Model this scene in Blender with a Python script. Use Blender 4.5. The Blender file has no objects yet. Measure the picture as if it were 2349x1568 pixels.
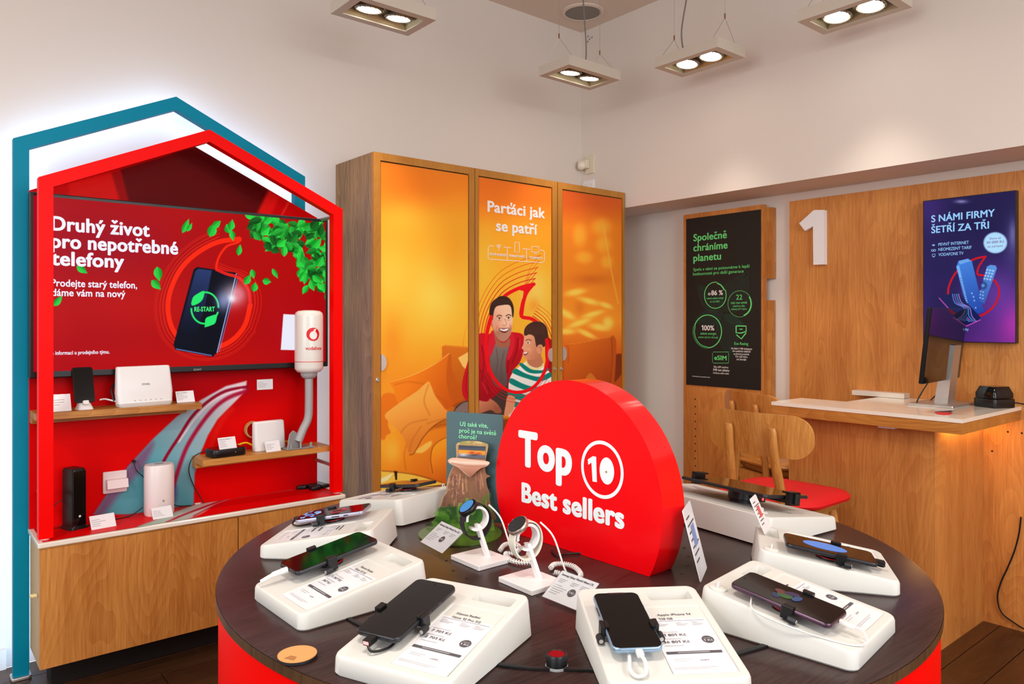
import bpy, math, random
import numpy as np
from mathutils import Vector, Matrix
from mathutils.geometry import tessellate_polygon
random.seed(7)
SC = bpy.context.scene
COL = SC.collection
R = math.radians

# ------------------------------------------------------------------ camera
CAMZ = 1.22; FPX = 1705.0; CX = 1174.5; HY = 738.0
FW = (0.6386, 0.7696); RT = (0.7696, -0.6386)
cam = bpy.data.cameras.new('camera'); camo = bpy.data.objects.new('camera', cam); COL.objects.link(camo)
camo.location = (0, 0, CAMZ); camo.rotation_euler = (R(90), 0, math.atan2(FW[1], FW[0]) - R(90))
cam.sensor_width = 36; cam.lens = FPX / 2349 * 36; cam.shift_y = -46 / 2349; cam.clip_start = .02
SC.camera = camo
# ------------------------------------------------------------------ world, lights, exposure
W = bpy.data.worlds.new('world'); W.use_nodes = True; SC.world = W
bg = W.node_tree.nodes['Background']; bg.inputs[0].default_value = (.90, .95, 1.0, 1); bg.inputs[1].default_value = 1.15
SC.view_settings.view_transform = 'Standard'; SC.view_settings.look = 'None'
SC.view_settings.exposure = 0.27; SC.view_settings.gamma = 1; SC.view_settings.use_curve_mapping = False
SC.cycles.use_denoising = True
SC.cycles.max_bounces = 8; SC.cycles.diffuse_bounces = 5; SC.cycles.sample_clamp_indirect = 6
def area(name, loc, target, sx, sy, power, col):
    l = bpy.data.lights.new(name, 'AREA'); l.shape = 'RECTANGLE'; l.size = sx; l.size_y = sy; l.energy = power; l.color = col
    o = bpy.data.objects.new(name, l); COL.objects.link(o); o.location = loc
    o.rotation_euler = (Vector(target) - Vector(loc)).to_track_quat('-Z', 'Y').to_euler(); return o
# daylight through the two shop windows behind and beside the camera
area('window_daylight', (.9, -2.95, 1.9), (1.3, 2, 1.0), 2.6, 1.7, 56, (.93, .97, 1))
area('window_daylight', (-2.6, .4, 1.9), (2, 1.6, 1.0), 2.4, 1.7, 42, (.93, .97, 1))
# unseen ceiling lamps added for general light, over and behind the camera
for p in ((.3, .6), (1.9, -.3), (.9, -1.4), (-.9, 1.6)):
    area('added_ceiling_light', (p[0], p[1], 2.38), (p[0] + .15, p[1] + .25, 0), .36, .2, 13, (1, .93, .84))

# ------------------------------------------------------------------ geometry helpers
def ray(px, py):
    a = (px - CX) / FPX
    return Vector((FW[0] + RT[0] * a, FW[1] + RT[1] * a, (HY - py) / FPX))
def at(px, py, X=None, Y=None, Z=None):
    d = ray(px, py)
    t = X / d.x if X is not None else (Y / d.y if Y is not None else (Z - CAMZ) / d.z)
    return Vector((d.x * t, d.y * t, CAMZ + d.z * t))
def rd(r, d, z=0): return Vector((FW[0] * d + RT[0] * r, FW[1] * d + RT[1] * r, z))

class MB:
    def __init__(s): s.v = []; s.f = []; s.m = []
    def add(s, vs, fs, mi=0, M=None):
        b = len(s.v)
        s.v += [tuple(M @ Vector(v)) if M is not None else tuple(v) for v in vs]
        s.f += [tuple(i + b for i in f) for f in fs]; s.m += [mi] * len(fs); return s
    def box(s, a, b, mi=0, M=None):
        x0, y0, z0 = [min(i, j) for i, j in zip(a, b)]; x1, y1, z1 = [max(i, j) for i, j in zip(a, b)]
        return s.add([(x0,y0,z0),(x1,y0,z0),(x1,y1,z0),(x0,y1,z0),(x0,y0,z1),(x1,y0,z1),(x1,y1,z1),(x0,y1,z1)],
            [(3,2,1,0),(4,5,6,7),(0,1,5,4),(1,2,6,5),(2,3,7,6),(3,0,4,7)], mi, M)
    def loft(s, loops, cap=True, mi=0, M=None):
        n = len(loops[0]); vs = [v for l in loops for v in l]; fs = []
        for k in range(len(loops) - 1):
            for i in range(n):
                j = (i + 1) % n; fs.append((k*n+i, k*n+j, (k+1)*n+j, (k+1)*n+i))
        if cap: fs.append(tuple(range(n-1, -1, -1))); fs.append(tuple((len(loops)-1)*n + i for i in range(n)))
        return s.add(vs, fs, mi, M)
    def rbox(s, cx, cy, w, l, z0, z1, r=.01, bev=.003, seg=4, mi=0, M=None):
        lp = lambda o, z: [(cx+x, cy+y, z) for x, y in rrect(w-2*o, l-2*o, max(r-o, .0005), seg)]
        bev = min(bev, (z1-z0)*.45)
        return s.loft([lp(bev, z0), lp(bev*.3, z0+bev*.3), lp(0, z0+bev), lp(0, z1-bev), lp(bev*.3, z1-bev*.3), lp(bev, z1)], True, mi, M)
    def lathe(s, prof, n=24, c=(0,0,0), mi=0, M=None):
        loops = [[(c[0]+r*math.cos(2*math.pi*i/n), c[1]+r*math.sin(2*math.pi*i/n), c[2]+z) for i in range(n)] for r, z in prof]
        return s.loft(loops, True, mi, M)
    def tube(s, pts, r, n=8, mi=0, M=None, flat=None):
        pts = [Vector(p) for p in pts]; rs = r if isinstance(r, (list, tuple)) else [r]*len(pts)
        t0 = (pts[1]-pts[0]).normalized(); up = Vector((0,0,1)) if abs(t0.z) < .9 else Vector((1,0,0))
        loops = []; nx = t0.cross(up).normalized()
        for i, p in enumerate(pts):
            t = (pts[min(i+1, len(pts)-1)] - pts[max(i-1, 0)])
            t = t.normalized() if t.length > 1e-9 else t0
            nx = (nx - t*nx.dot(t)); nx = nx.normalized() if nx.length > 1e-6 else t.orthogonal().normalized()
            ny = t.cross(nx); f = flat or 1
            loops.append([tuple(p + nx*math.cos(2*math.pi*k/n)*rs[i] + ny*math.sin(2*math.pi*k/n)*rs[i]*f) for k in range(n)])
        return s.loft(loops, True, mi, M)
    def prism(s, poly, z0, z1, mi=0, M=None):
        """polygon (list of 2d) extruded along z, concave allowed"""
        n = len(poly); vs = [(x,y,z0) for x,y in poly] + [(x,y,z1) for x,y in poly]
        a = sum(poly[i][0]*poly[(i+1)%n][1]-poly[(i+1)%n][0]*poly[i][1] for i in range(n))
        tr = tessellate_polygon([[Vector((x,y,0)) for x,y in poly]]); fs = []
        for t in tr:
            p = [poly[i] for i in t]; c = (p[1][0]-p[0][0])*(p[2][1]-p[0][1])-(p[1][1]-p[0][1])*(p[2][0]-p[0][0])
            t = tuple(t) if c > 0 else tuple(t[::-1])
            fs.append(tuple(i+n for i in t)); fs.append(t[::-1])
        for i in range(n):
            j = (i+1) % n; q = (i, j, j+n, i+n); fs.append(q if a > 0 else q[::-1])
        return s.add(vs, fs, mi, M)
    def build(s, name, mats, parent=None, smooth=False, M=None):
        me = bpy.data.meshes.new(name); me.from_pydata(s.v, [], s.f)
        mats = mats if isinstance(mats, (list, tuple)) else [mats]
        for m in mats: me.materials.append(m)
        if len(mats) > 1: me.polygons.foreach_set('material_index', s.m)
        if smooth:
            me.polygons.foreach_set('use_smooth', [True]*len(me.polygons)); me.update()
            me.set_sharp_from_angle(angle=R(smooth if smooth > 1 else 38))
        o = bpy.data.objects.new(name, me); COL.objects.link(o)
        if parent: o.parent = parent
        if M is not None: o.matrix_local = M
        return o
def rrect(w, l, r, seg=4):
    r = min(r, w/2*.999, l/2*.999); out = []
    for cx, cy, a0 in ((w/2-r, l/2-r, 0), (-w/2+r, l/2-r, 90), (-w/2+r, -l/2+r, 180), (w/2-r, -l/2+r, 270)):
        for k in range(seg+1):
            a = R(a0 + 90*k/seg); out.append((cx+r*math.cos(a), cy+r*math.sin(a)))
    return out
def crom(pts, n=6, closed=False):
    P = [Vector(p) for p in pts]; out = []; L = len(P)
    rng = range(L) if closed else range(L-1)
    for i in rng:
        p0, p1, p2, p3 = (P[(i-1) % L], P[i], P[(i+1) % L], P[(i+2) % L]) if closed else (P[max(i-1,0)], P[i], P[i+1], P[min(i+2,L-1)])
        for k in range(n):
            t = k/n; out.append(.5*((2*p1)+(p2-p0)*t+(2*p0-5*p1+4*p2-p3)*t*t+(3*p1-p0-3*p2+p3)*t**3))
    if not closed: out.append(P[-1])
    return out
def empty(name, loc=(0,0,0), rz=0, label=None, cat=None, group=None):
    o = bpy.data.objects.new(name, None); COL.objects.link(o); o.location = loc; o.rotation_euler = (0,0,rz)
    o.empty_display_size = .05
    return tag(o, label, cat, group)
def tag(o, label=None, cat=None, group=None, kind=None):
    if label: o['label'] = label
    if cat: o['category'] = cat
    if group: o['group'] = group
    if kind: o['kind'] = kind
    return o
def copy_tree(o, parent=None):
    c = o.copy(); COL.objects.link(c)
    if parent: c.parent = parent
    for ch in list(o.children): copy_tree(ch, c)
    return c

# ------------------------------------------------------------------ materials
def lin(c): return tuple(((x/255)/12.92 if x/255 <= .04045 else ((x/255+.055)/1.055)**2.4) for x in c)
MATS = {}
def mat(name, col=(200,200,200), rough=.5, metal=0, coat=0, emit=None, es=1, spec=.5, alpha=1, trans=0, ior=1.45, bump=0, bscale=200):
    if name in MATS: return MATS[name]
    m = bpy.data.materials.new(name); m.use_nodes = True; nt = m.node_tree; b = nt.nodes['Principled BSDF']
    b.inputs['Base Color'].default_value = (*lin(col), 1); b.inputs['Roughness'].default_value = rough
    b.inputs['Metallic'].default_value = metal; b.inputs['Coat Weight'].default_value = coat; b.inputs['Coat Roughness'].default_value = .08
    b.inputs['Specular IOR Level'].default_value = spec; b.inputs['Alpha'].default_value = alpha
    b.inputs['Transmission Weight'].default_value = trans; b.inputs['IOR'].default_value = ior
    if emit is not None:
        b.inputs['Emission Color'].default_value = (*lin(emit), 1); b.inputs['Emission Strength'].default_value = es*(.80 if es <= 1 else 1)
    # faint procedural mottling so that no surface is perfectly even
    if emit is None and not trans:
        n = nt.nodes.new('ShaderNodeTexNoise'); n.inputs['Scale'].default_value = bscale*.08; n.inputs['Detail'].default_value = 3
        tc = nt.nodes.new('ShaderNodeTexCoord'); nt.links.new(tc.outputs['Object'], n.inputs['Vector'])
        mr = nt.nodes.new('ShaderNodeMapRange'); mr.inputs['To Min'].default_value = max(rough-.05, .02); mr.inputs['To Max'].default_value = min(rough+.05, 1)
        nt.links.new(n.outputs['Fac'], mr.inputs['Value']); nt.links.new(mr.outputs['Result'], b.inputs['Roughness'])
        if bump:
            n2 = nt.nodes.new('ShaderNodeTexNoise'); n2.inputs['Scale'].default_value = bscale; n2.inputs['Detail'].default_value = 2
            nt.links.new(tc.outputs['Object'], n2.inputs['Vector'])
            bm = nt.nodes.new('ShaderNodeBump'); bm.inputs['Strength'].default_value = bump; bm.inputs['Distance'].default_value = .002
            nt.links.new(n2.outputs['Fac'], bm.inputs['Height']); nt.links.new(bm.outputs['Normal'], b.inputs['Normal'])
    MATS[name] = m; return m
def wood(name, c1, c2, grain='Z', rough=.42, scale=1, coord='world', contrast=1.0, coat=0):
    if name in MATS: return MATS[name]
    m = bpy.data.materials.new(name); m.use_nodes = True; nt = m.node_tree; b = nt.nodes['Principled BSDF']; L = nt.links.new
    if coord == 'world':
        g = nt.nodes.new('ShaderNodeNewGeometry'); src = g.outputs['Position']
    else:
        g = nt.nodes.new('ShaderNodeTexCoord'); src = g.outputs['Object']
    def mp(sx, long):
        q = nt.nodes.new('ShaderNodeMapping'); v = [sx*scale]*3; v['XYZ'.index(grain)] = long*scale
        q.inputs['Scale'].default_value = v; L(src, q.inputs['Vector']); return q.outputs['Vector']
    def noise(sx, lo, det, dist, ro=.55):
        n = nt.nodes.new('ShaderNodeTexNoise'); n.inputs['Scale'].default_value = 1; n.inputs['Detail'].default_value = det; n.inputs['Distortion'].default_value = dist; n.inputs['Roughness'].default_value = ro
        L(mp(sx, lo), n.inputs['Vector']); return n
    def mixf(a, c, f):
        x = nt.nodes.new('ShaderNodeMix'); x.data_type = 'FLOAT'; x.inputs[0].default_value = f; L(a, x.inputs[2]); L(c, x.inputs[3]); return x.outputs[0]
    n1 = noise(7, 1.0, 4, .35); n2 = noise(150, 7, 3, 0, .7)
    # growth-ring figure: the fractional part of a slow noise gives cathedral lines
    n3 = noise(3.2, .55, 2, .25); mu = nt.nodes.new('ShaderNodeMath'); mu.operation = 'MULTIPLY'; mu.inputs[1].default_value = 42; L(n3.outputs['Fac'], mu.inputs[0])
    fr = nt.nodes.new('ShaderNodeMath'); fr.operation = 'FRACT'; L(mu.outputs[0], fr.inputs[0])
    f2 = nt.nodes.new('ShaderNodeMapRange'); f2.inputs['From Min'].default_value = 0; f2.inputs['To Min'].default_value = .2; f2.inputs['To Max'].default_value = .8; L(fr.outputs[0], f2.inputs['Value'])
    c = mixf(mixf(n1.outputs['Fac'], n2.outputs['Fac'], .42), f2.outputs[0], .12)
    r = nt.nodes.new('ShaderNodeValToRGB'); r.color_ramp.elements[0].position = .5-.13/contrast; r.color_ramp.elements[1].position = .5+.13/contrast
    r.color_ramp.elements[0].color = (*lin(c1), 1); r.color_ramp.elements[1].color = (*lin(c2), 1)
    L(c, r.inputs['Fac']); L(r.outputs['Color'], b.inputs['Base Color']); b.inputs['Specular IOR Level'].default_value = .35
    b.inputs['Roughness'].default_value = rough; b.inputs['Coat Weight'].default_value = coat; b.inputs['Coat Roughness'].default_value = .15
    bp = nt.nodes.new('ShaderNodeBump'); bp.inputs['Strength'].default_value = .12; bp.inputs['Distance'].default_value = .001
    L(n2.outputs['Fac'], bp.inputs['Height']); L(bp.outputs['Normal'], b.inputs['Normal'])
    MATS[name] = m; return m
def artmat(name, rough=.4, emit=0, coat=0, spec=.5):
    if name in MATS: return MATS[name]
    m = bpy.data.materials.new(name); m.use_nodes = True; nt = m.node_tree; b = nt.nodes['Principled BSDF']
    a = nt.nodes.new('ShaderNodeAttribute'); a.attribute_name = 'Col'
    b.inputs['Roughness'].default_value = rough; b.inputs['Coat Weight'].default_value = coat; b.inputs['Coat Roughness'].default_value = .06; b.inputs['Specular IOR Level'].default_value = spec
    if emit:
        b.inputs['Base Color'].default_value = (.003,.003,.003,1)
        nt.links.new(a.outputs['Color'], b.inputs['Emission Color']); b.inputs['Emission Strength'].default_value = emit*.82
    else: nt.links.new(a.outputs['Color'], b.inputs['Base Color'])
    MATS[name] = m; return m

M_wall = mat('painted_wall', (224,213,203), .9, bump=.06, bscale=120)
M_ceil = mat('painted_ceiling', (222,206,192), .9)
M_oakV = wood('oak_laminate_upright', (172,104,42), (216,150,76), 'Z', .4)
M_oakX = wood('oak_laminate_lengthwise', (160,98,38), (212,150,76), 'X', .4)
M_oakY = wood('oak_laminate_crosswise', (158,94,34), (205,140,66), 'Y', .38)
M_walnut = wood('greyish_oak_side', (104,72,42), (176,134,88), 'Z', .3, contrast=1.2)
M_oakP = wood('oak_wall_panel', (174,104,46), (216,146,76), 'Z', .4)
M_frameW = wood('cabinet_frame_wood', (170,108,36), (196,134,54), 'Z', .45, contrast=.8)
M_chair = wood('chair_plywood', (170,104,40), (214,152,80), 'Z', .3, coord='object', coat=.3)
M_floor = wood('dark_floor_boards', (44,27,17), (84,52,30), 'X', .3)
M_table = wood('dark_table_veneer', (38,24,24), (66,44,40), 'X', .27, scale=1.6)
M_tedge = wood('table_edge', (60,40,24), (96,66,40), 'Z', .4)
M_red = mat('red_lacquer', (246,3,1), .4, spec=.1)
M_redg = mat('red_gloss', (224,2,8), .22, spec=.3, coat=.25)
M_teal = mat('teal_paint', (0,134,164), .5, spec=.15)
M_white = mat('white_plastic', (214,212,206), .42)
M_whiteb = mat('white_plastic_bright', (236,234,234), .35)
M_corian = mat('white_counter', (240,232,218), .16, coat=.3)
M_black = mat('black_plastic', (14,14,16), .35)
M_blackg = mat('black_glass', (8,8,10), .06, spec=.4, coat=.15)
M_dark = mat('charcoal_plastic', (36,36,38), .45)
M_steel = mat('brushed_steel', (204,200,196), .4, .9)
M_chrome = mat('chrome', (232,232,234), .35, .7)
M_alu = mat('lamp_housing', (206,194,178), .5)
M_paper = mat('printed_paper', (232,230,234), .35, coat=.3)
M_ink = mat('ink', (84,80,84), .6)
M_inkl = mat('ink_grey', (150,148,150), .6)
M_acryl = bpy.data.materials.new('clear_acrylic'); M_acryl.use_nodes = True
_n = M_acryl.node_tree; _o = [x for x in _n.nodes if x.type == 'OUTPUT_MATERIAL'][0]; _t = _n.nodes.new('ShaderNodeBsdfTransparent'); _t.inputs[0].default_value = (.97,.98,.98,1)
_g = _n.nodes.new('ShaderNodeBsdfGlossy'); _g.inputs['Roughness'].default_value = .05; _f = _n.nodes.new('ShaderNodeFresnel'); _f.inputs['IOR'].default_value = 1.35; _x = _n.nodes.new('ShaderNodeMixShader')
_x.inputs[0].default_value = .07; _n.links.new(_t.outputs[0], _x.inputs[1]); _n.links.new(_g.outputs[0], _x.inputs[2]); _n.links.new(_x.outputs[0], _o.inputs['Surface'])
M_lamp = mat('lamp_glow', emit=(255,246,232), es=9)
M_ledc = mat('led_cool', emit=(168,208,255), es=7.5)
M_ledw = mat('led_warm', emit=(255,206,128), es=24)
M_red_led = mat('red_led', emit=(255,30,30), es=3)
M_grey = mat('grey_plastic', (150,150,150), .45)
M_shadowgap = mat('shadow_gap', (22,14,8), .8)
M_cable = mat('black_cable', (12,12,12), .5)
M_cablew = mat('white_cable', (228,226,222), .4)
M_textw = mat('white_lettering', (246,240,236), .5)
M_textemit = mat('screen_white', (0,0,0), .3, emit=(236,236,255), es=1)
M_textblue = mat('screen_pale_blue', (0,0,0), .3, emit=(150,205,255), es=1)
M_green = mat('green_print', (104,224,128), .5)
M_greend = mat('dark_green_print', (22,72,58), .6)
M_mint = mat('mint_print', (150,238,184), .5)
M_redprint = mat('red_print', (225,6,18), .4)

# ------------------------------------------------------------------ lettering
_gc = {}
def _raw(t):
    c = bpy.data.curves.new('t', 'FONT'); c.body = t; c.size = 1; c.resolution_u = 5
    o = bpy.data.objects.new('t', c); COL.objects.link(o); dg = bpy.context.evaluated_depsgraph_get()
    me = o.evaluated_get(dg).to_mesh(); me.calc_loop_triangles()
    v = [(x.co.x, x.co.y) for x in me.vertices]; f = [tuple(t.vertices) for t in me.loop_triangles]
    o.evaluated_get(dg).to_mesh_clear(); bpy.data.objects.remove(o); bpy.data.curves.remove(c); return v, f
def _w(t): v, f = _raw(t); return max(x for x, y in v)
def glyph(c):
    if c in _gc: return _gc[c]
    if not _gc.get('_ii'): _gc['_ii'] = _w('nn')
    base = {'Ř':'R', 'ě':'e', 'ř':'r', 'Ě':'E', 'ť':'t', 'č':'c', 'Č':'C', 'š':'s', 'Š':'S', 'ž':'z', 'Ž':'Z'}.get(c)
    if c == ' ': g = ([], [], .26)
    elif c == '1':
        g = ([(.20,0),(.32,0),(.32,.70),(.20,.70),(.21,.70),(.05,.60),(.05,.485),(.20,.56)], [(0,1,2),(0,2,3),(4,5,6),(4,6,7)], .42)
    elif base:
        v, f, a = glyph(base); v = list(v); f = list(f); n = len(v); up = c.isupper()
        xs = [x for x, y in v]; mx = (min(xs)+max(xs))/2; y = .76 if up else .56
        if c == 'ť': mx = max(xs)+.03; v += [(mx,.52),(mx+.07,.74),(mx-.02,.74)]; f += [(n,n+1,n+2)]
        else:
            v += [(mx,y),(mx,y+.06),(mx-.13,y+.15),(mx-.08,y+.16),(mx+.13,y+.15),(mx+.08,y+.16)]
            v += [(mx-.14,y+.13),(mx+.14,y+.13)]
            f += [(n,n+1,n+3),(n,n+3,n+6),(n,n+7,n+5),(n,n+5,n+1)]
        g = (v, f, a)
    else:
        v, f = _raw(c); g = (v, f, _w('n'+c+'n') - _gc['_ii'])
    _gc[c] = g; return g
def text2d(s, track=0):
    V = []; F = []; x = 0
    for c in s:
        v, f, a = glyph(c); n = len(V); V += [(x+p, q) for p, q in v]; F += [tuple(i+n for i in t) for t in f]; x += a+track
    return V, F
def put_text(mb, s, org, u, v, width=None, cap=.02, bold=.02, mi=0, lift=.0004, wrap=None):
    """lettering lying on the plane org + a*u + b*v; cap = height of capitals"""
    V, F = text2d(s, bold*.8)
    if not V: return
    x0 = min(p[0] for p in V); x1 = max(p[0] for p in V)
    sy = cap/.68; sx = width/(x1-x0) if width else sy
    n = Vector(u).cross(Vector(v)).normalized()
    nd = 14 if bold > .028 else (8 if bold > .01 else 4)
    offs = ((0,0),) if not bold else tuple((1.15*math.cos(2*math.pi*(k+.5)/nd), 1.15*math.sin(2*math.pi*(k+.5)/nd)) for k in range(nd))+((0,0),)
    for k, (ox, oy) in enumerate(offs):
        b = bold if bold else 0; pts = []
        for x, y in V:
            a = ((x-x0)+ox*b)*sx; c = (y+oy*b*.7)*sy
            pts.append(wrap(a, c, lift+k*.00004) if wrap else tuple(Vector(org)+Vector(u)*a+Vector(v)*c+n*(lift+k*.00004)))
        mb.add(pts, F, mi)
def stroke(mb, pts, w, M, z=0, closed=False, mi=0):
    """flat ribbon along a 2d path; M maps (a,b,z) to space"""
    P = [Vector((p[0], p[1])) for p in pts]; n = len(P); vs = []; fs = []
    ws = w if isinstance(w, (list, tuple)) else [w]*n
    for i, p in enumerate(P):
        a = P[(i-1) % n] if closed or i else P[0]; b = P[(i+1) % n] if closed or i < n-1 else P[-1]
        t = (b-a); t = t.normalized() if t.length > 1e-9 else Vector((1,0)); q = Vector((-t.y, t.x))*ws[i]/2
        vs += [M(p.x+q.x, p.y+q.y, z), M(p.x-q.x, p.y-q.y, z)]
    for i in range(n if closed else n-1):
        j = (i+1) % n; fs.append((2*i, 2*j, 2*j+1, 2*i+1)[::-1])
    mb.add(vs, fs, mi)
def fill2(mb, pts, M, z=0, mi=0):
    tr = tessellate_polygon([[Vector((p[0], p[1], 0)) for p in pts]]); fs = []
    for t in tr:
        p = [pts[i] for i in t]; c = (p[1][0]-p[0][0])*(p[2][1]-p[0][1])-(p[1][1]-p[0][1])*(p[2][0]-p[0][0])
        fs.append(tuple(t) if c > 0 else tuple(t[::-1]))
    mb.add([M(p[0], p[1], z) for p in pts], fs, mi)
def ell(cx, cy, rx, ry=None, n=40, a0=0, a1=360, rot=0):
    ry = ry or rx; out = []; full = abs(a1-a0) >= 360; cr, sr = math.cos(R(rot)), math.sin(R(rot))
    for k in range(n if full else n+1):
        a = R(a0+(a1-a0)*k/n); x, y = rx*math.cos(a), ry*math.sin(a); out.append((cx+x*cr-y*sr, cy+x*sr+y*cr))
    return out
# the speech-mark emblem, unit circle at the origin: ring path with the quote tail
QUOTE = [(.52,1.40),(.05,1.28),(-.45,.96),(-.82,.5),(-1,0),(-.93,-.42),(-.66,-.8),(-.25,-1),(.2,-1),(.62,-.82),(.92,-.42),(1,.02),(.9,.42),(.62,.72),(.2,.83),(.2,1.05),(.3,1.24)]
def quote_pts(cx, cy, r, sc=1, n=5, ry=None):
    ry = ry or r
    body = [tuple(p) for p in crom([(x, y) for x, y in QUOTE[:15]], n)] + [QUOTE[15], QUOTE[16]]
    return [(cx+x*r*sc, cy+y*ry*sc) for x, y in body]

# ------------------------------------------------------------------ painted print on dense grids
class Art:
    def __init__(s, P, base): s.P = P; s.C = np.tile(np.array(base, float), (len(P), 1))
    def vgrad(s, stops, axis=1):
        t = s.P[:, axis]; xs = [a for a, _ in stops]; s.C = np.stack([np.interp(t, xs, [c[k] for _, c in stops]) for k in range(3)], 1)
    def blob(s, cx, cy, rx, ry, col, a=1, rot=0, p=1):
        x = s.P[:,0]-cx; y = s.P[:,1]-cy; c, q = math.cos(R(rot)), math.sin(R(rot))
        d = ((x*c+y*q)/rx)**2+((-x*q+y*c)/ry)**2; w = (a*np.exp(-d**p))[:,None]; s.C = s.C*(1-w)+np.array(col)*w
    def _near(s, pts, m):
        lo = pts.min(0)-m; hi = pts.max(0)+m
        return np.nonzero((s.P[:,0]>lo[0])&(s.P[:,0]<hi[0])&(s.P[:,1]>lo[1])&(s.P[:,1]<hi[1]))[0]
    def _dist(s, Q, pts, closed=True):
        n = len(pts); d2 = np.full(len(Q), 1e18); ins = np.zeros(len(Q), bool)
        for i in range(n if closed else n-1):
            a = pts[i]; b = pts[(i+1) % n]; ab = b-a; L = ab@ab+1e-12
            t = np.clip(((Q-a)@ab)/L, 0, 1); e = Q-a-t[:,None]*ab; d2 = np.minimum(d2, (e*e).sum(1))
            if closed:
                c = (a[1] > Q[:,1]) != (b[1] > Q[:,1]); xx = a[0]+(Q[:,1]-a[1])*ab[0]/(ab[1] if abs(ab[1])>1e-12 else 1e-12); ins ^= c & (Q[:,0] < xx)
        return np.sqrt(d2), ins
    def poly(s, pts, col, soft=1.2, a=1, smooth=True, col2=None, g=None):
        """col..col2 blended along direction g=((x0,y0),(x1,y1))"""
        if smooth: pts = [tuple(p) for p in crom([(x,y) for x,y in pts], 4, True)]
        pts = np.array(pts, float); idx = s._near(pts, soft*2)
        if not len(idx): return
        Q = s.P[idx]; d, ins = s._dist(Q, pts); sd = np.where(ins, d, -d); w = np.clip(sd/soft+.5, 0, 1)*a
        C = np.tile(np.array(col, float), (len(Q), 1))
        if col2 is not None:
            g0 = np.array(g[0], float); gd = np.array(g[1], float)-g0; t = np.clip((Q-g0)@gd/(gd@gd), 0, 1)[:,None]; C = C*(1-t)+np.array(col2)*t
        s.C[idx] = s.C[idx]*(1-w[:,None])+C*w[:,None]
    def line(s, pts, w, col, a=1, soft=.9, smooth=True, closed=False):
        if smooth: pts = [tuple(p) for p in crom([(x,y) for x,y in pts], 4, closed)]
        pts = np.array(pts, float); idx = s._near(pts, w+soft)
        if not len(idx): return
        d, _ = s._dist(s.P[idx], pts, closed); k = (np.clip((w/2-d)/soft+.5, 0, 1)*a)[:,None]; s.C[idx] = s.C[idx]*(1-k)+np.array(col)*k
def grid_art(name, pos, nu, nv, paint, material, parent=None, base=(200,0,0), gain=1.0):
    """pos(U,V arrays 0..1) -> (N,3); paint(Art) works in the photo-frame coordinates of the surface points"""
    U, V = np.meshgrid(np.linspace(0,1,nu), np.linspace(0,1,nv)); P = pos(U.ravel(), V.ravel())
    dd = P[:,0]*FW[0]+P[:,1]*FW[1]; rr = P[:,0]*RT[0]+P[:,1]*RT[1]
    Q = np.stack([CX+FPX*rr/dd, HY-FPX*(P[:,2]-CAMZ)/dd], 1)
    A = Art(Q, base); paint(A)
    C = np.clip(A.C/255, 0, 1); C = np.clip(np.where(C <= .04045, C/12.92, ((C+.055)/1.055)**2.4)*gain, 0, .98)
    me = bpy.data.meshes.new(name); N = nu*nv; me.vertices.add(N); me.vertices.foreach_set('co', P.astype(np.float32).ravel())
    i = (np.arange(nv-1)[:,None]*nu+np.arange(nu-1)[None]).ravel(); q = np.stack([i, i+1, i+nu+1, i+nu], 1).astype(np.int32); nf = len(q)
    me.loops.add(nf*4); me.loops.foreach_set('vertex_index', q.ravel()); me.polygons.add(nf); me.polygons.foreach_set('loop_start', np.arange(0, nf*4, 4, dtype=np.int32))
    me.update(calc_edges=True)
    at_ = me.color_attributes.new('Col', 'FLOAT_COLOR', 'POINT'); at_.data.foreach_set('color', np.concatenate([C, np.ones((N,1))], 1).astype(np.float32).ravel())
    me.materials.append(material); o = bpy.data.objects.new(name, me); COL.objects.link(o)
    if parent: o.parent = parent
    return o
def quadpos(o, u, v):
    o, u, v = np.array(o), np.array(u), np.array(v)
    return lambda U, V: o+U[:,None]*u+V[:,None]*v

# ================================================================== SETTING
YA = 3.16; XB = 3.16; XL = 3.45; ZC = 2.95; ZS = 1.862
b = MB(); b.box((-3.2, YA, 0), (XB, YA+.12, ZC)); b.box((XB, YA, 0), (XL+.12, YA+.12, ZS))
tag(b.build('wall_left', M_wall), kind='structure')
b = MB(); b.box((XB, -3.2, ZS), (XL+.12, YA, ZC)); tag(b.build('wall_right', M_wall), kind='structure')
b = MB(); b.box((XL, -3.2, 0), (XL+.12, YA, ZS-.0005)); tag(b.build('wall_recess', M_wall), kind='structure')
b = MB(); b.box((-3.2, -3.2, ZC), (XL, YA, ZC+.1)); tag(b.build('ceiling', M_ceil), kind='structure')
# walls behind and beside the camera, with the shop windows in them
def window_wall(name, o, u, w, wx0, wx1, z0, z1, idx):
    M = Matrix.Translation(o) @ Matrix.Rotation(u, 4, 'Z'); b = MB()
    b.box((0,0,0), (w,.12,z0)); b.box((0,0,z1), (w,.12,ZC)); b.box((0,0,z0), (wx0,.12,z1)); b.box((wx1,0,z0), (w,.12,z1))
    tag(b.build(name, M_wall, M=M), kind='structure')
    b = MB(); t = .05
    b.box((wx0,.03,z0),(wx1,.09,z0+t)); b.box((wx0,.03,z1-t),(wx1,.09,z1)); n = 4
    for k in range(n+1):
        x = wx0+(wx1-wx0-t)*k/n; b.box((x,.03,z0),(x+t,.09,z1))
    b.box((wx0,.03,(z0*.4+z1*.6)),(wx1,.09,(z0*.4+z1*.6)+t))
    tag(b.build('window_%d' % idx, M_dark, M=M), kind='structure')
window_wall('wall_front', (-3.2,-3.32,0), 0, 6.65, .9, 6.0, .25, 2.6, 1)
window_wall('wall_side', (-3.2,-3.2,0), R(90), 6.36, .6, 5.2, .25, 2.6, 2)
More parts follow.
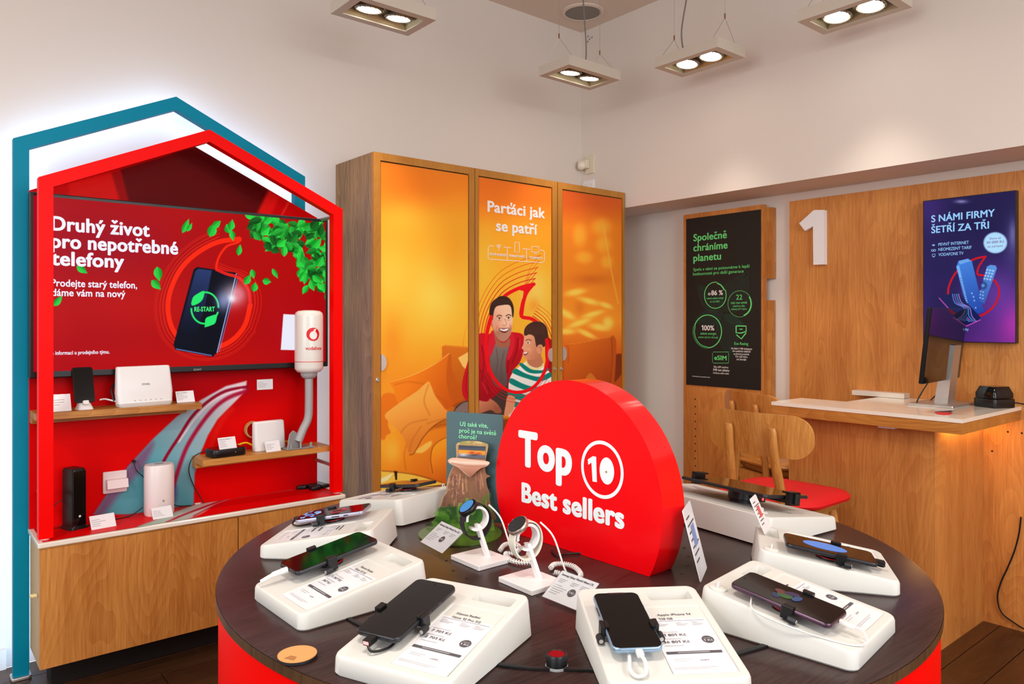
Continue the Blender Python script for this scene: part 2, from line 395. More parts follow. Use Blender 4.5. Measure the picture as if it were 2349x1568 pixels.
fl = MB().box((-3.2,-3.2,-.12), (XL, YA, -.012)).build('floor', M_floor); tag(fl, kind='structure')
pm = {}
rw = .132
for k in range(25):
    y0 = YA-.002-(k+1)*rw; xo = -.6+((k*37) % 10)*.11
    x = xo
    while x < XL-.01:
        x1 = min(x+1.2, XL-.002); L = round(x1-x, 3)
        if L > .1:
            if L not in pm: pm[L] = MB().rbox(L/2, rw/2, L-.003, rw-.003, -.012, 0, .0015, .0012, 1).build('plank', M_floor, fl).data; o = [c for c in fl.children][-1]
            else: o = bpy.data.objects.new('plank', pm[L]); COL.objects.link(o); o.parent = fl
            o.location = (x, y0, 0)
        x += 1.2
b = MB().box((-3.2,YA-.015,0),(.3,YA,.07)); tag(b.build('baseboard_left', mat('baseboard_paint',(214,208,200),.5)), kind='structure')
# little filler specks near the ceiling corner (patched drill holes)
cp = at(1326,82,X=XB); b = MB()
for dx, dz in ((0,0),(.012,.02),(.03,.014),(-.004,.03)): b.lathe([(.006,0),(.006,.002)], 8, M=Matrix.Translation((XB-.0005, 3.10-dx, 2.91-dz)) @ Matrix.Rotation(R(-90),4,'Y'))
tag(b.build('wall_anchor', M_grey), 'small dark screw anchor left in the wall corner under the ceiling', 'anchor')

# ================================================================== CEILING FITTINGS
def lamp_fixture(L, Rr, axis, label, bits):
    """L,Rr: frame positions of the two outer bottom corners; axis 'X' or 'Y' is the long side"""
    zb = 2.42; a = at(*L, Z=zb); c = at(*Rr, Z=zb); ctr = (a+c)/2; ln, wd, hh = .352, .212, .047
    t = empty('pendant_spotlight', (ctr.x, ctr.y, zb), 0 if axis == 'X' else R(90), label, 'lamp', 'double spot pendants under the ceiling')
    b = MB(); e = .034
    rc = lambda w, l, z: [(w/2,l/2,z),(-w/2,l/2,z),(-w/2,-l/2,z),(w/2,-l/2,z)]
    b.loft([rc(ln-2*e,wd-2*e,.005),rc(ln-2*e,wd-2*e,0),rc(ln,wd,0),rc(ln,wd,hh)], False); b.add(rc(ln,wd,hh),[(0,1,2,3)]); b.build('housing', M_alu, t)
    b = MB(); xi, yi = ln/2-e, wd/2-e
    for sgn in (-1,1):
        b.add([(-xi,sgn*yi,.004),(xi,sgn*yi,.004),(xi-.02,sgn*(yi-.015),.034),(-xi+.02,sgn*(yi-.015),.034)], [(0,1,2,3) if sgn<0 else (3,2,1,0)])
        b.add([(sgn*xi,-yi,.004),(sgn*xi,yi,.004),(sgn*(xi-.02),yi-.015,.034),(sgn*(xi-.02),-yi+.015,.034)], [(0,1,2,3) if sgn>0 else (3,2,1,0)])
    b.box((-xi+.02,-yi+.015,.034),(xi-.02,yi-.015,.036)); b.build('reflector', mat('reflector_silver',(190,184,150),.3,.8), t)
    for sx in (-1,1):
        M = Matrix.Translation((sx*.066,0,.012)) @ Matrix.Rotation(R(8),4,'X')
        b = MB(); b.lathe([(.044,.020),(.056,.020),(.057,.0),(.050,-.004),(.047,.0),(.046,.012)], 28, M=M)
        sp = b.build('spot_ring', mat('spot_ring_metal',(150,142,128),.35,.8), t, smooth=True)
        b = MB(); b.lathe([(.044,-.001),(.041,-.0035),(.02,-.005)], 28, M=M); b.build('lamp_lens', M_lamp, sp, smooth=True)
        b = MB()
        for k in range(16):
            a_ = 2*math.pi*k/16; b.lathe([(.0022,-.0035),(.0022,-.006)], 6, (.0515*math.cos(a_),.0515*math.sin(a_),0), M=M)
        b.build('vent_dots', M_dark, sp)
    for sx in (-1,1):
        x = sx*(ln/2-.035); b = MB(); zt = .165 if sx < 0 else .15
        b.tube([(x,-wd/2+.012,hh),(x,0,zt)], .0012, 5); b.tube([(x,wd/2-.012,hh),(x,0,zt)], .0012, 5)
        b.tube([(x,0,zt),(x,0,ZC-zb)], .0012, 5); w = b.build('suspension_wire', M_steel, t)
        MB().lathe([(.0035,0),(.0035,.022)], 8, (x,0,zt-.004)).build('wire_clip', mat('brass_clip',(150,110,80),.4,.7), w)
    b = MB(); b.tube(crom([(.06,.03,hh),(.075,.03,.16),(.05,.02,.33),(.02,.01,ZC-zb)], 8), .0035, 6)
    b.build('power_cord', mat('grey_cord',(120,112,104),.5), t)
    l = bpy.data.lights.new('spot_beam','SPOT'); l.energy = bits; l.spot_size = R(76); l.spot_blend = .9; l.color = (1,.90,.78); l.shadow_soft_size = .05
    o = bpy.data.objects.new('spot_beam', l); COL.objects.link(o); o.location = (ctr.x, ctr.y, zb-.012)
lamp_fixture((760,26), (997,52), 'X', 'silver double spot pendant above the gap between red house and tall cabinets', 26)
lamp_fixture((1238,173), (1420.5,184.6), 'X', 'silver double spot pendant hanging over the wall corner, lowest of the four', 20)
lamp_fixture((1502,153), (1707,135), 'Y', 'silver double spot pendant hanging whole in view before the right wall', 20)
lamp_fixture((1830,49.3), (2091,18), 'Y', 'silver double spot pendant above the big white number, cut by the top edge', 22)
p = at(1337,27,Z=ZC); b = MB(); b.lathe([(.118,0),(.118,-.006),(.100,-.010),(.098,-.004)], 40)
t = empty('ceiling_speaker', (p.x,p.y,ZC), 0, 'round flush speaker with grey grille in the ceiling near the corner', 'speaker')
b.build('trim_ring', M_ceil, t, smooth=True); MB().lathe([(.098,-.001),(.098,-.007),(.02,-.009)], 40).build('grille', mat('speaker_grille',(140,134,128),.8,bump=.8,bscale=900), t)
t = empty('motion_detector', at(1350,378,X=XB), 0, 'small cream motion detector on its bracket plate in the wall corner', 'sensor')
MB().box((-.012,-.05,-.055),(0,.012,.055)).build('mounting_plate', mat('cream_plastic',(222,212,190),.5), t)
b = MB(); b.rbox(0,0,.055,.075,-.03,.0,.01,.006, M=Matrix.Translation((-.012,.015,.0)) @ Matrix.Rotation(R(90),4,'Y')); b.build('sensor_body', MATS['cream_plastic'], t)
MB().lathe([(.026,0),(.023,.012),(.014,.02),(.004,.023)], 20, M=Matrix.Translation((-.042,.015,-.008)) @ Matrix.Rotation(R(-90),4,'Y')).build('lens', mat('milky_lens',(235,226,208),.3), t, smooth=True)
t = empty('wall_socket', at(1350,428,X=XB), 0, 'white double socket plate low in the corner behind the cabinets', 'socket')
MB().box((-.01,-.05,-.035),(0,.035,.035)).build('cover_plate', M_whiteb, t)
for y in (-.026,.012): MB().lathe([(.017,0),(.017,.003),(.014,.003),(.013,.0005)], 20, M=Matrix.Translation((-.01,y,0)) @ Matrix.Rotation(R(-90),4,'Y')).build('outlet', M_grey if 0 else M_whiteb, t)

# ================================================================== HOUSE-SHAPED FRAMES AND RED DISPLAY
def gable(x0, x1, zs, zp, zb): return [(x0,zb),(x0,zs),((x0+x1)/2,zp),(x1,zs),(x1,zb)]
def gable_frame(mb, x0, x1, zs, zp, zb, t, y0, y1, dy=0):
    k = (zp-zs)/((x1-x0)/2); s = math.sqrt(1+k*k); xi0, xi1 = x0+t, x1-t; xm = (x0+x1)/2
    zsi = zs + k*t - t*s; zpi = zp - t*s
    Mx = Matrix(((1,0,0,0),(0,0,-1,0),(0,1,0,0),(0,0,0,1)))
    for q in ([(x0,zb),(xi0,zb),(xi0,zsi),(x0,zs)], [(xi1,zb),(x1,zb),(x1,zs),(xi1,zsi)], [(x0,zs),(xi0,zsi),(xm,zpi),(xm,zp)], [(xm,zp),(xm,zpi),(xi1,zsi),(x1,zs)]):
        mb.prism(q, -y1, -y0, M=Mx)
t = empty('teal_house_frame', (.83,3.04,0), 0, 'tall teal house-outline frame standing before the white wall, lit from behind', 'frame')
b = MB(); gable_frame(b, .308, 1.353, 1.843, 2.085, .0, .046, 3.02, 3.055); o = b.build('frame', M_teal, t); o.location = (-.83,-3.04,0)
b = MB(); gable_frame(b, .312, 1.349, 1.840, 2.080, .012, .038, 3.0555, 3.063); o = b.build('light_strip', M_ledc, t); o.location = (-.83,-3.04,0)
for x in (.331,1.33): o = MB().rbox(x,3.04,.06,.06,0,.012,.01,.003).build('foot_plate', M_steel, t); o.location = (-.83,-3.04,0)
# lower cabinet
CZ = .513; CY = 2.785; CX0 = .352; CX1 = 1.42
t = empty('low_cabinet', (.886,2.9,0), 0, 'low oak cabinet with white edged top carrying the red house display', 'cabinet'); T0 = Matrix.Translation((-.886,-2.9,0))
def part(b, n, m, t, T, **k): o = b.build(n, m, t, **k); o.matrix_local = T; return o
b = MB(); b.box((CX0+.004,CY+.022,.105),(CX1-.004,3.015,CZ-.016)); part(b,'carcass',mat('pale_oak_side',(196,168,124),.5),t,T0)
b = MB(); b.box((CX0+.05,CY+.12,0),(CX1-.05,3.0,.105)); part(b,'plinth',M_shadowgap,t,T0)
for x0,x1 in ((CX0+.003,.9835),(.9875,CX1-.003)):
    b = MB(); b.box((x0,CY+.003,.108),(x1,CY+.02,CZ-.022)); part(b,'door',M_oakV,t,T0)
b = MB(); b.box((CX0+.003,CY+.0025,CZ-.021),(CX1-.003,CY+.022,CZ-.0165)); part(b,'top_rail',M_oakX,t,T0)
b = MB(); b.rbox((CX0+CX1)/2,(CY+3.015)/2,CX1-CX0+.006,3.015-CY+.006,CZ-.016,CZ,.006,.003); part(b,'countertop',M_corian,t,T0)
b = MB(); b.lathe([(.005,0),(.005,.018)],10,M=Matrix.Translation((CX0,2.84,.335)) @ Matrix.Rotation(R(-90),4,'Y')); b.lathe([(.005,0),(.005,.015)],10,M=Matrix.Translation((CX0,2.83,.335)) @ Matrix.Rotation(R(-90),4,'Y')); part(b,'side_peg',mat('brass_peg',(235,215,160),.3),t,T0)
z2 = lambda L, ox, oy, sc: [(ox+x/sc, oy+y/sc) for x, y in L]
S2 = lambda L: z2(L, 0, 680, 2.704)
def swoosh(A, pts, c1, c2, g): A.poly(pts, c1, 5, .95, True, c2, g)
def paint_counter(A):
    A.vgrad([(60,(214,4,6)),(400,(228,6,8)),(800,(205,4,8))], 0)
    A.poly(S2([(1430,1240),(1300,1262),(1120,1320),(960,1385),(850,1430),(1050,1415),(1240,1350),(1330,1290),(1425,1255)]), (225,200,196), 4, .95, True, (150,190,175), (S2([(1400,1250)])[0], S2([(950,1400)])[0]))
    A.line(S2([(1400,1255),(1250,1310),(1120,1360),(1030,1400)]), 4, (178,20,40), .9, 2)
    A.line(S2([(1420,1262),(1300,1310),(1200,1360)]), 3, (178,20,40), .8, 2)
o = grid_art('printed_overlay', quadpos((CX0+.012,CY+.010,CZ+.0008),(CX1-CX0-.024,0,0),(0,3.0-CY-.012,0)), 420, 40, paint_counter, artmat('gloss_print', .38, spec=.05), t); o.matrix_local = T0
# red back panel
PY = 3.0
t = empty('red_back_panel', (.875,PY,CZ), 0, 'glossy red gable-topped back panel with a pale swoosh print', 'panel'); T0 = Matrix.Translation((-.875,-PY,-CZ))
b = MB(); Mx = Matrix(((1,0,0,0),(0,0,-1,0),(0,1,0,0),(0,0,0,1)))
b.prism(gable(.351,1.399,1.668,1.908,CZ+.001), -(PY+.012), -(PY+.0008), M=Mx); part(b,'board',M_redg,t,T0)
def panelpos(U, V):
    X = .352+U*1.046; zt = 1.667+(1-np.abs(U-.5)*2)*.24; Z = CZ+.001+V*(zt-CZ-.001); return np.stack([X, np.full_like(X, PY), Z], 1)
Z1 = lambda L: z2(L, 0, 180, 2.904)
def paint_panel(A):
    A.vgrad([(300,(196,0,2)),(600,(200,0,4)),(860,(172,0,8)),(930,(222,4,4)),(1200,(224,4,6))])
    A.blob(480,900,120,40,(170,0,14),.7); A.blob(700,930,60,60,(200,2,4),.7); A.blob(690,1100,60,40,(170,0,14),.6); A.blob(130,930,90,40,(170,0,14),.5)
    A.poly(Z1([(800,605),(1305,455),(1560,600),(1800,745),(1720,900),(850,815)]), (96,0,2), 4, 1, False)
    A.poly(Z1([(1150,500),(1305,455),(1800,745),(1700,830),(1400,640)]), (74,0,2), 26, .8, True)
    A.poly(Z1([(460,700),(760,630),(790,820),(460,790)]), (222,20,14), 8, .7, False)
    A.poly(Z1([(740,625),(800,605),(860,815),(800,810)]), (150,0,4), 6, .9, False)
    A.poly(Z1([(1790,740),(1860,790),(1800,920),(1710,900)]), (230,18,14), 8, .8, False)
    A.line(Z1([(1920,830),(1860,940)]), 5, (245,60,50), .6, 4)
    sw = [(1530,522),(1400,555),(1250,638),(1100,740),(950,880),(800,1045),(680,1200),(580,1350),(900,1350),(1200,1310),(1208,1100),(1240,980),(1290,860),(1350,760),(1430,680),(1526,582)]
    A.poly(S2(sw), (240,224,232), 4, .97, False, (84,164,178), (S2([(1500,560)])[0], S2([(980,1080)])[0]))
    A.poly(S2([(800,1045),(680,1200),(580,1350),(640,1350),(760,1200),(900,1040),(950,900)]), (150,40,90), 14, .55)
    A.line(S2([(1528,560),(1400,585),(1290,650),(1190,745),(1110,870),(1050,960),(1015,1020)]), 7, (150,10,40), .95, 2.5)
    A.line(S2([(1528,585),(1420,625),(1330,690),(1240,800),(1160,930),(1110,1060),(1075,1180)]), 9, (170,10,50), .9, 5)
    A.line(S2([(1500,575),(1400,605),(1300,665),(1200,770),(1110,900)]), 4, (250,220,232), .8, 3)
    A.poly(S2([(1010,1240),(1090,1170),(1070,1290),(900,1290)]), (70,40,110), 14, .7)
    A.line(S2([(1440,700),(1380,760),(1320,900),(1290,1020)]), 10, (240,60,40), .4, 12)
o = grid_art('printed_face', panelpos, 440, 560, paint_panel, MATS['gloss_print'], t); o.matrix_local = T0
# shelves
def shelf(x0, x1, z, label, px):
    t = empty('wall_shelf', (x0,3.0,z), 0, label, 'shelf', 'oak shelves on the red panel')
    MB().box((0,-.135,-.022),(x1-x0,-.001,0)).build('board', M_oakX, t)
    MB().box((0,-.05,-.042),(x1-x0-.03,-.001,-.0225)).build('support_batten', M_oakX, t)
shelf(.353,.878,.919,'upper oak shelf on the red panel, holding the large white router',0)
shelf(.882,1.40,.704,'lower oak shelf on the red panel, holding the white antenna',0)
# television
TY = 2.947
t = empty('television', (.885,TY,1.34), 0, 'wide television with a red advert for old phones behind the red frame', 'television'); T0 = Matrix.Translation((-.885,-TY,-1.34))
tx0, tx1, tz0, tz1 = .3455, 1.424, 1.030, 1.657
b = MB(); b.rbox(0,0,tx1-tx0,tz1-tz0,0,.035,.004,.003,2,M=Matrix.Translation(((tx0+tx1)/2,TY+.036,(tz0+tz1)/2)) @ Matrix.Rotation(R(90),4,'X')); part(b,'case',M_black,t,T0)
b = MB(); b.box((.6,TY+.034,1.2),(1.2,PY-.002,1.5)); part(b,'wall_mount',M_dark,t,T0)
Z1p = Z1
def leafpts(cx, cy, L, w, rot):
    out = []
    for k in range(9):
        s = k/8; out.append((s*L-L/2, w*math.sin(math.pi*s**.8)*.5))
    for k in range(7, 0, -1):
        s = k/8; out.append((s*L-L/2, -w*math.sin(math.pi*s**.8)*.5))
    c, q = math.cos(R(rot)), math.sin(R(rot)); return [(cx+x*c-y*q, cy+x*q+y*c) for x, y in out]
def leaf(A, cx, cy, L, w, rot, sh=1.0):
    P = leafpts(cx, cy, L, w, rot); c, q = math.cos(R(rot)), math.sin(R(rot)); n = (-q*w/2, c*w/2)
    A.poly(P, (6*sh,150*sh,30*sh), 1.1, 1, False, (60*sh,246*sh,84*sh), ((cx-n[0],cy-n[1]),(cx+n[0],cy+n[1])))
    A.line([P[0], P[8]], 1.0, (150*sh,250*sh,140*sh), .5, .8, False)
def paint_tv(A):
    A.vgrad([(60,(176,0,24)),(200,(172,0,14)),(420,(178,4,8)),(760,(172,0,6))], 0)
    A.blob(250,560,150,60,(150,0,44),.5); A.blob(330,700,220,60,(196,10,10),.7); A.blob(450,830,260,40,(200,6,8),.6); A.blob(620,600,120,90,(186,6,6),.6); A.blob(120,740,60,80,(196,6,8),.5)
    ring = [(549,548),(500,555),(455,578),(418,612),(395,655),(385,700),(392,745),(412,775),(450,796),(495,797),(535,778),(562,745),(574,700),(570,665),(550,638),(520,628),(497,618),(502,590),(520,565),(545,556)]
    for k, (w, a, d) in enumerate(((11,1,0),(2.2,.85,11),(1.8,.75,18),(1.6,.7,26),(1.4,.6,30))):
        A.line([((x-482)*(1+d/95)+482, (y-690)*(1+d/120)+690) for x,y in (ring[1:12] if k else ring[:13])], w, (255,40,10) if not k else (235,46,20), a, 1.2)
        if k and k < 4: A.line([((x-482)*(1+d/95)+482, (y-690)*(1+d/120)+690) for x,y in ring[11:17]], w, (240,40,16), a, 1)
    A.line(ring[13:]+ring[:3], 5, (255,40,10), 1, 1.2)
    A.poly([(452,612),(540,625),(548,632),(500,806),(488,818),(402,802),(398,790),(444,618)], (10,12,26), 1.4, 1, False)
    A.poly([(455,616),(486,620),(470,705),(440,800),(408,795),(404,786),(448,622)], (46,66,124), 2, .9, False, (8,12,30), ((470,610),(440,770)))
    A.line([(542,628),(498,808)], 2.2, (170,200,250), .9, .9, False); A.line([(546,632),(503,806)], 1.6, (110,140,220), .8, .9, False)
    A.line([(404,800),(485,815)], 2.2, (120,150,230), .8, 1, False)
    A.line([(x,y) for x,y in ring[12:17]], 7, (250,30,24), .9, 1.2)
    A.line(ell(470,706,31,36,30,10,170,8), 4, (40,236,110), 1, 1.2); A.line(ell(470,706,31,36,30,190,350,8), 4, (40,236,110), 1, 1.2)
    A.poly([(440,700),(442,683),(452,674),(468,667),(466,684),(456,695)], (40,236,110), 1); A.poly([(470,745),(472,730),(484,724),(497,722),(494,740),(484,746),(470,750)], (40,236,110), 1)
    A.blob(538,676,26,26,(250,210,220),.75); A.blob(531,684,9,9,(255,255,255),.95); A.blob(548,675,10,10,(226,120,140),.7); A.blob(512,690,16,22,(170,190,255),.6)
    A.blob(690,760,60,60,(196,0,50),.35)
    for a in ((426,518,36,14,-65),(435,521,22,10,-60),(487,527,34,22,-70),(523,524,22,18,-110),(531,516,26,16,-80),(497,514,24,16,-40),(533,540,24,14,80),(549,573,26,13,-80),(363,628,34,20,80),(358,653,30,18,45),(188,618,30,16,35),(133,690,30,15,-50),(580,628,22,13,75),(568,641,26,16,-60),(584,658,22,16,-80),(612,645,20,16,10),(631,627,26,11,60)): leaf(A, a[0], a[1], a[2], a[3], a[4], .95)
    rnd = random.Random(5)
    for k in range(150):
        s = rnd.random(); 
        cx = 575+s*182; top = 492+s*22; bot = 512+ s*150 + (24 if s > .6 else 0)
        if s < .35: bot = 535+s*140
        cy = top+(bot-top)*rnd.random()**.9
        leaf(A, cx, cy, rnd.uniform(22,34), rnd.uniform(13,20), rnd.uniform(0,360), rnd.choice((.45,.62,.8,.95,1.0)))
    for a in ((700,640,24,15,100),(716,655,26,16,70),(735,600,28,18,-60),(700,664,24,14,120),(742,660,24,14,80),(727,640,26,16,40),(688,588,30,14,100),(748,630,24,14,60)): leaf(A, *a, .95)
    A.poly([(650,720),(690,722),(690,803),(644,802)], (236,236,250), 1.5, 1, False)
sx0, sx1, sz0, sz1 = tx0+.012, tx1-.012, tz0+.022, tz1-.012
o = grid_art('screen', quadpos((sx0,TY+.0005,sz0),(sx1-sx0,0,0),(0,0,sz1-sz0)), 620, 380, paint_tv, artmat('tv_screen', .25, emit=1.0, spec=.03), t); o.matrix_local = T0
def onY_text(mb, s, px, py, px2, cap, Y, bold=.02, mi=0, lift=.0008):
    a = at(px, py, Y=Y); d = ray(px2, py); x2 = d.x*(Y/d.y); dep = (a.x*FW[0]+a.y*FW[1])
    put_text(mb, s, a, (1,0,0), (0,0,1), x2-a.x, cap*dep/FPX, bold, mi, lift)
b = MB()
for s, px, py, px2, cap, bo in (("Druhý život",119,527,342,31,.033),("pro nepotřebné",119,567,407,31,.033),("telefony",119,607,283,31,.033),("Prodejte starý telefon,",118,656,314,16,.022),("dáme vám na nový",119,678,287,16,.022),("Více informací u prodejního týmu.",104,814,251,8.5,.02)):
    onY_text(b, s, px, py, px2, cap, TY, bo)
part(b,'lettering',M_textemit,t,T0)
b = MB(); o_ = at(446,714,Y=TY); put_text(b, "RE-START", o_, Vector((.996,0,.02)), (0,0,1), .075, .017, .035); part(b,'screen_badge_lettering',mat('screen_green',(0,0,0),.3,emit=(40,236,110)),t,T0)
b = MB(); onY_text(b, "SONY", 444, 849.5, 462, 4, TY-.001, .03); part(b,'maker_lettering',M_grey,t,T0)
# red house frame
t = empty('red_house_frame', (.889,2.83,CZ), 0, 'bright red house-outline frame standing on the low cabinet before the television', 'frame'); T0 = Matrix.Translation((-.889,-2.83,-CZ))
b = MB(); gable_frame(b, .355, 1.424, 1.686, 1.927, CZ+.006, .041, 2.812, 2.85); part(b,'frame',M_red,t,T0)
for x in (.375,1.404):
    b = MB(); b.lathe([(.014,0),(.014,.006)],16,(x,2.83,CZ+.0009)); part(b,'foot_disc',M_whiteb,t,T0)
for x,z in ((1.395,1.655),(1.395,.627),(.38,.64)):
    b = MB(); b.tube([(x,2.85,z),(x,2.999,z)],.008,12); part(b,'standoff_rod',M_steel,t,T0)

# ---------------- things on the red display
def price_card(px, py, Z=None, X=None, Y=None, w=.066, h=.045, rz=0, tilt=22, label='', lines=4, head='', acr=True):
    p = at(px, py, Z=Z, X=X, Y=Y)
    t = empty('price_card', p, rz, label, 'price card', 'white price cards of the shop')
    M = Matrix.Rotation(R(-tilt),4,'X')
    MB().box((-w/2,0,0),(w/2,.0016,h), M=M).build('card', M_paper, t)
    b = MB(); b.box((-w/2-.001,.0018,-.001),(w/2+.001,.0034,h+.001), M=M)
    if acr: b.box((-w/2,.002,0),(w/2,.03,.0015))
    b.build('acrylic_holder', M_acryl, t)
    b = MB(); u = Vector((1,0,0)); v = M @ Vector((0,0,1)) ; org = M @ Vector((-w/2+.004,-.0002,h*.80))
    if head: put_text(b, head, org, u, v, min(w*.72, len(head)*h*.065), h*.10, .01, 0, .0003)
    rn = random.Random(px)
    for k in range(lines):
        q = M @ Vector((-w/2+.004,-.0004,h*(.66-.14*k))); ww = w*rn.uniform(.3,.62)
        b.add([q, q+u*ww, q+u*ww+v*h*.03, q+v*h*.03], [(0,1,2,3)])
    b.build('lettering', M_inkl, t); return t
price_card(143,943,Z=.92,w=.056,h=.058,rz=.15,tilt=14,label='upright white price card on the upper shelf, half behind the red post',head='',lines=3)
price_card(427,922,Z=.92,w=.066,h=.044,rz=.1,label='white price card beside the large router on the upper shelf',head='Zyxel VMG8623')
price_card(608,893,Y=2.996,w=.066,h=.042,rz=0,tilt=2,acr=False,label='small white price card stuck high on the red panel, right of the swoosh',head='')
price_card(524,1030,Z=.733,w=.068,h=.048,rz=.1,label='white price card standing on the black set-top box',head='Set-top box Vodafone TV')
price_card(628,1035,Z=.705,w=.062,h=.044,rz=.1,label='white price card leaning at the small white router on the lower shelf',head='')
price_card(239,1211,Z=CZ,w=.078,h=.050,rz=.1,tilt=32,label='white price card on the counter between black tower and white tube',head='')
price_card(375,1188,Z=CZ,w=.070,h=.044,rz=.1,tilt=32,label='white price card at the foot of the white tube speaker router',head='')
# large router
p = at(330,929,Z=.919); t = empty('wifi_router', p+Vector((0,-.010,0)), .12, 'large white upright router on the upper shelf, cable at its back', 'router')
b = MB(); lp = lambda w,l,z,r,oy=0: [(x,y+oy,z) for x,y in rrect(w,l,r,4)]
b.loft([lp(.186,.042,.012,.012), lp(.192,.040,.05,.012,.003), lp(.182,.030,.138,.01,.014), lp(.176,.024,.142,.008,.015)]); b.build('body', M_whiteb, t, smooth=True)
b = MB(); b.loft([lp(.176,.05,0,.012,.004), lp(.182,.052,.004,.012,.003), lp(.186,.050,.014,.012,.001)]); b.build('foot', M_white, t, smooth=True)
b = MB(); put_text(b,"ZYXEL",(-.014,-.0125,.075),(1,0,0),(0,.10,.995),.028,.006,.03); b.build('maker_lettering', M_grey, t)
b = MB()
for k in range(6): b.lathe([(.0018,0),(.0018,.001)],6,M=Matrix.Translation((-.04+k*.018,-.0205,.022)) @ Matrix.Rotation(R(90),4,'X'))
b.build('status_lights', M_grey, t)
b = MB(); b.tube(crom([(-.09,.02,.02),(-.12,.03,.03),(-.14,.02,.03)],6),.003,6); b.tube(crom([(-.095,.022,.02),(-.10,.03,.06),(-.093,.022,.085)],6),.004,6,mi=1); b.build('power_cable',[M_cablew,M_black], t)
# phone on stand
p = at(190,936,Z=.919); t = empty('phone_stand', p+Vector((0,-.026,0)), .1, 'small white charging stand on the upper shelf under the dark phone', 'stand')
b = MB(); b.loft([lp(.05,.05,0,.01), lp(.046,.044,.006,.01), lp(.03,.02,.03,.008,.005), lp(.026,.012,.04,.005,.006)]); b.build('body', M_whiteb, t, smooth=True)
t = empty('smartphone', p+Vector((0,-.040,.026)), .1, 'dark smartphone leaning on the small stand, upper shelf under the television', 'phone')
M = Matrix.Rotation(R(-16),4,'X') @ Matrix.Rotation(R(90),4,'X')
b = MB(); b.rbox(0,.06,.064,.125,-.006,.002,.008,.002,M=M); b.build('body', M_black, t); b = MB(); b.rbox(0,.06,.060,.120,.0022,.0028,.006,.0002,M=M); b.build('screen', M_blackg, t)
b = MB(); b.rbox(0,-.004,.018,.014,-.006,.012,.003,.001,M=M); b.build('plug', M_whiteb, t)
# set-top box
p = at(527,1046,Z=.705); t = empty('set_top_box', p, .1, 'flat black rounded set-top box on the lower shelf', 'set-top box')
b = MB(); b.rbox(0,.035,.135,.085,0,.03,.02,.004,6); b.build('body', M_black, t, smooth=True); MB().rbox(0,.035,.125,.075,.0301,.031,.016,.0002).build('top_plate', M_blackg, t)
b = MB(); b.tube(crom([(-.05,.08,.02),(-.10,.09,.0),(-.115,.10,-.05),(-.09,.11,-.12),(-.06,.09,-.185)],6),.002,6); b.build('cable', M_cable, t)
MB().lathe([(.001,0),(.001,.001)],6,M=Matrix.Translation((.02,-.0075,.015)) @ Matrix.Rotation(R(90),4,'X')).build('status_light', M_red_led, t)
# small router
p = at(617,1030,Z=.705); t = empty('wifi_router', p, .12, 'smaller white upright router on the lower shelf beside the antenna', 'router')
b = MB(); b.loft([lp(.132,.036,0,.012), lp(.136,.036,.01,.012), lp(.13,.030,.11,.01,.006), lp(.122,.022,.115,.008,.008)]); b.build('body', M_whiteb, t, smooth=True)
b = MB(); b.tube(crom([(-.06,.02,.02),(-.09,.02,.035),(-.13,.03,.025)],6),.0035,6); b.tube(crom([(.06,.02,.03),(.09,.01,.02),(.13,.03,.025)],6),.0035,6); b.build('cable', mat('yellow_cable',(236,190,20),.4), t)
b = MB(); M = Matrix.Translation((-.05,.05,.08)) @ Matrix.Rotation(R(90),4,'X')
b.loft([[tuple(M @ Vector((r*math.cos(a),r*math.sin(a),z))) for a in [2*math.pi*k/24 for k in range(24)]] for r,z in ((.034,0),(.034,.02),(.028,.02),(.028,0),(.034,0))], False); 
tag(b.build('tape_roll', mat('tan_tape',(190,140,80),.6), M=Matrix.Translation(p)), 'tan roll of tape standing behind the smaller white router', 'tape roll')
# antenna
p = at(717,1022,Z=.705); p = Vector((1.3085, 2.884, .705)); vd = math.atan2(-.72,-.48)
t = empty('outdoor_antenna', p, 0, 'white cylindrical outdoor antenna on a bent grey pipe, lower shelf right end', 'antenna')
b = MB(); rr_ = .057
b.lathe([(.02,.306),(.046,.310),(.056,.322),(.057,.330),(.057,.538),(.054,.552),(.044,.560),(.02,.563)], 40); b.build('radome', mat('radome_white',(232,228,220),.3,coat=.3), t, smooth=50)
MB().lathe([(.0575,.352),(.0575,.3545)],40).build('red_band', M_redprint, t)
MB().lathe([(.016,.282),(.028,.288),(.034,.300),(.034,.308)],24).build('collar', mat('grey_paint',(168,168,168),.4), t, smooth=True)
b = MB(); b.tube(crom([(0,0,.29),(0,0,.18),(-.004,.0,.12),(-.028,-.004,.075),(-.048,-.006,.03)],8),.0165,16); b.build('pipe', MATS['grey_paint'], t, smooth=True)
b = MB(); b.prism([(-.03,0),(.03,0),(.026,.03),(.018,.06),(0,.072),(-.018,.06),(-.026,.03)],-.003,.003,M=Matrix.Translation((-.07,-.006,.004)) @ Matrix.Rotation(R(20),4,'Z') @ Matrix.Rotation(R(90),4,'X') )
b.prism([(-.03,0),(.03,0),(.026,.03),(.018,.06),(0,.072),(-.018,.06),(-.026,.03)],-.003,.003,M=Matrix.Translation((-.035,.006,.004)) @ Matrix.Rotation(R(70),4,'Z') @ Matrix.Rotation(R(90),4,'X'))
b.box((-.10,-.018,.0005),(.02,.045,.004)); b.lathe([(.005,0),(.005,.02)],8,(-.085,-.02,.004)); b.lathe([(.005,0),(.005,.02)],8,(.0,-.02,.004)); b.build('bracket', M_grey, t)
ang0 = math.atan2(-p.y, -p.x)
def cyl(u, v, l, off=.17, z0=0): 
    a = ang0 + off + u/.057; return ((.057+l)*math.cos(a), (.057+l)*math.sin(a), z0+v)
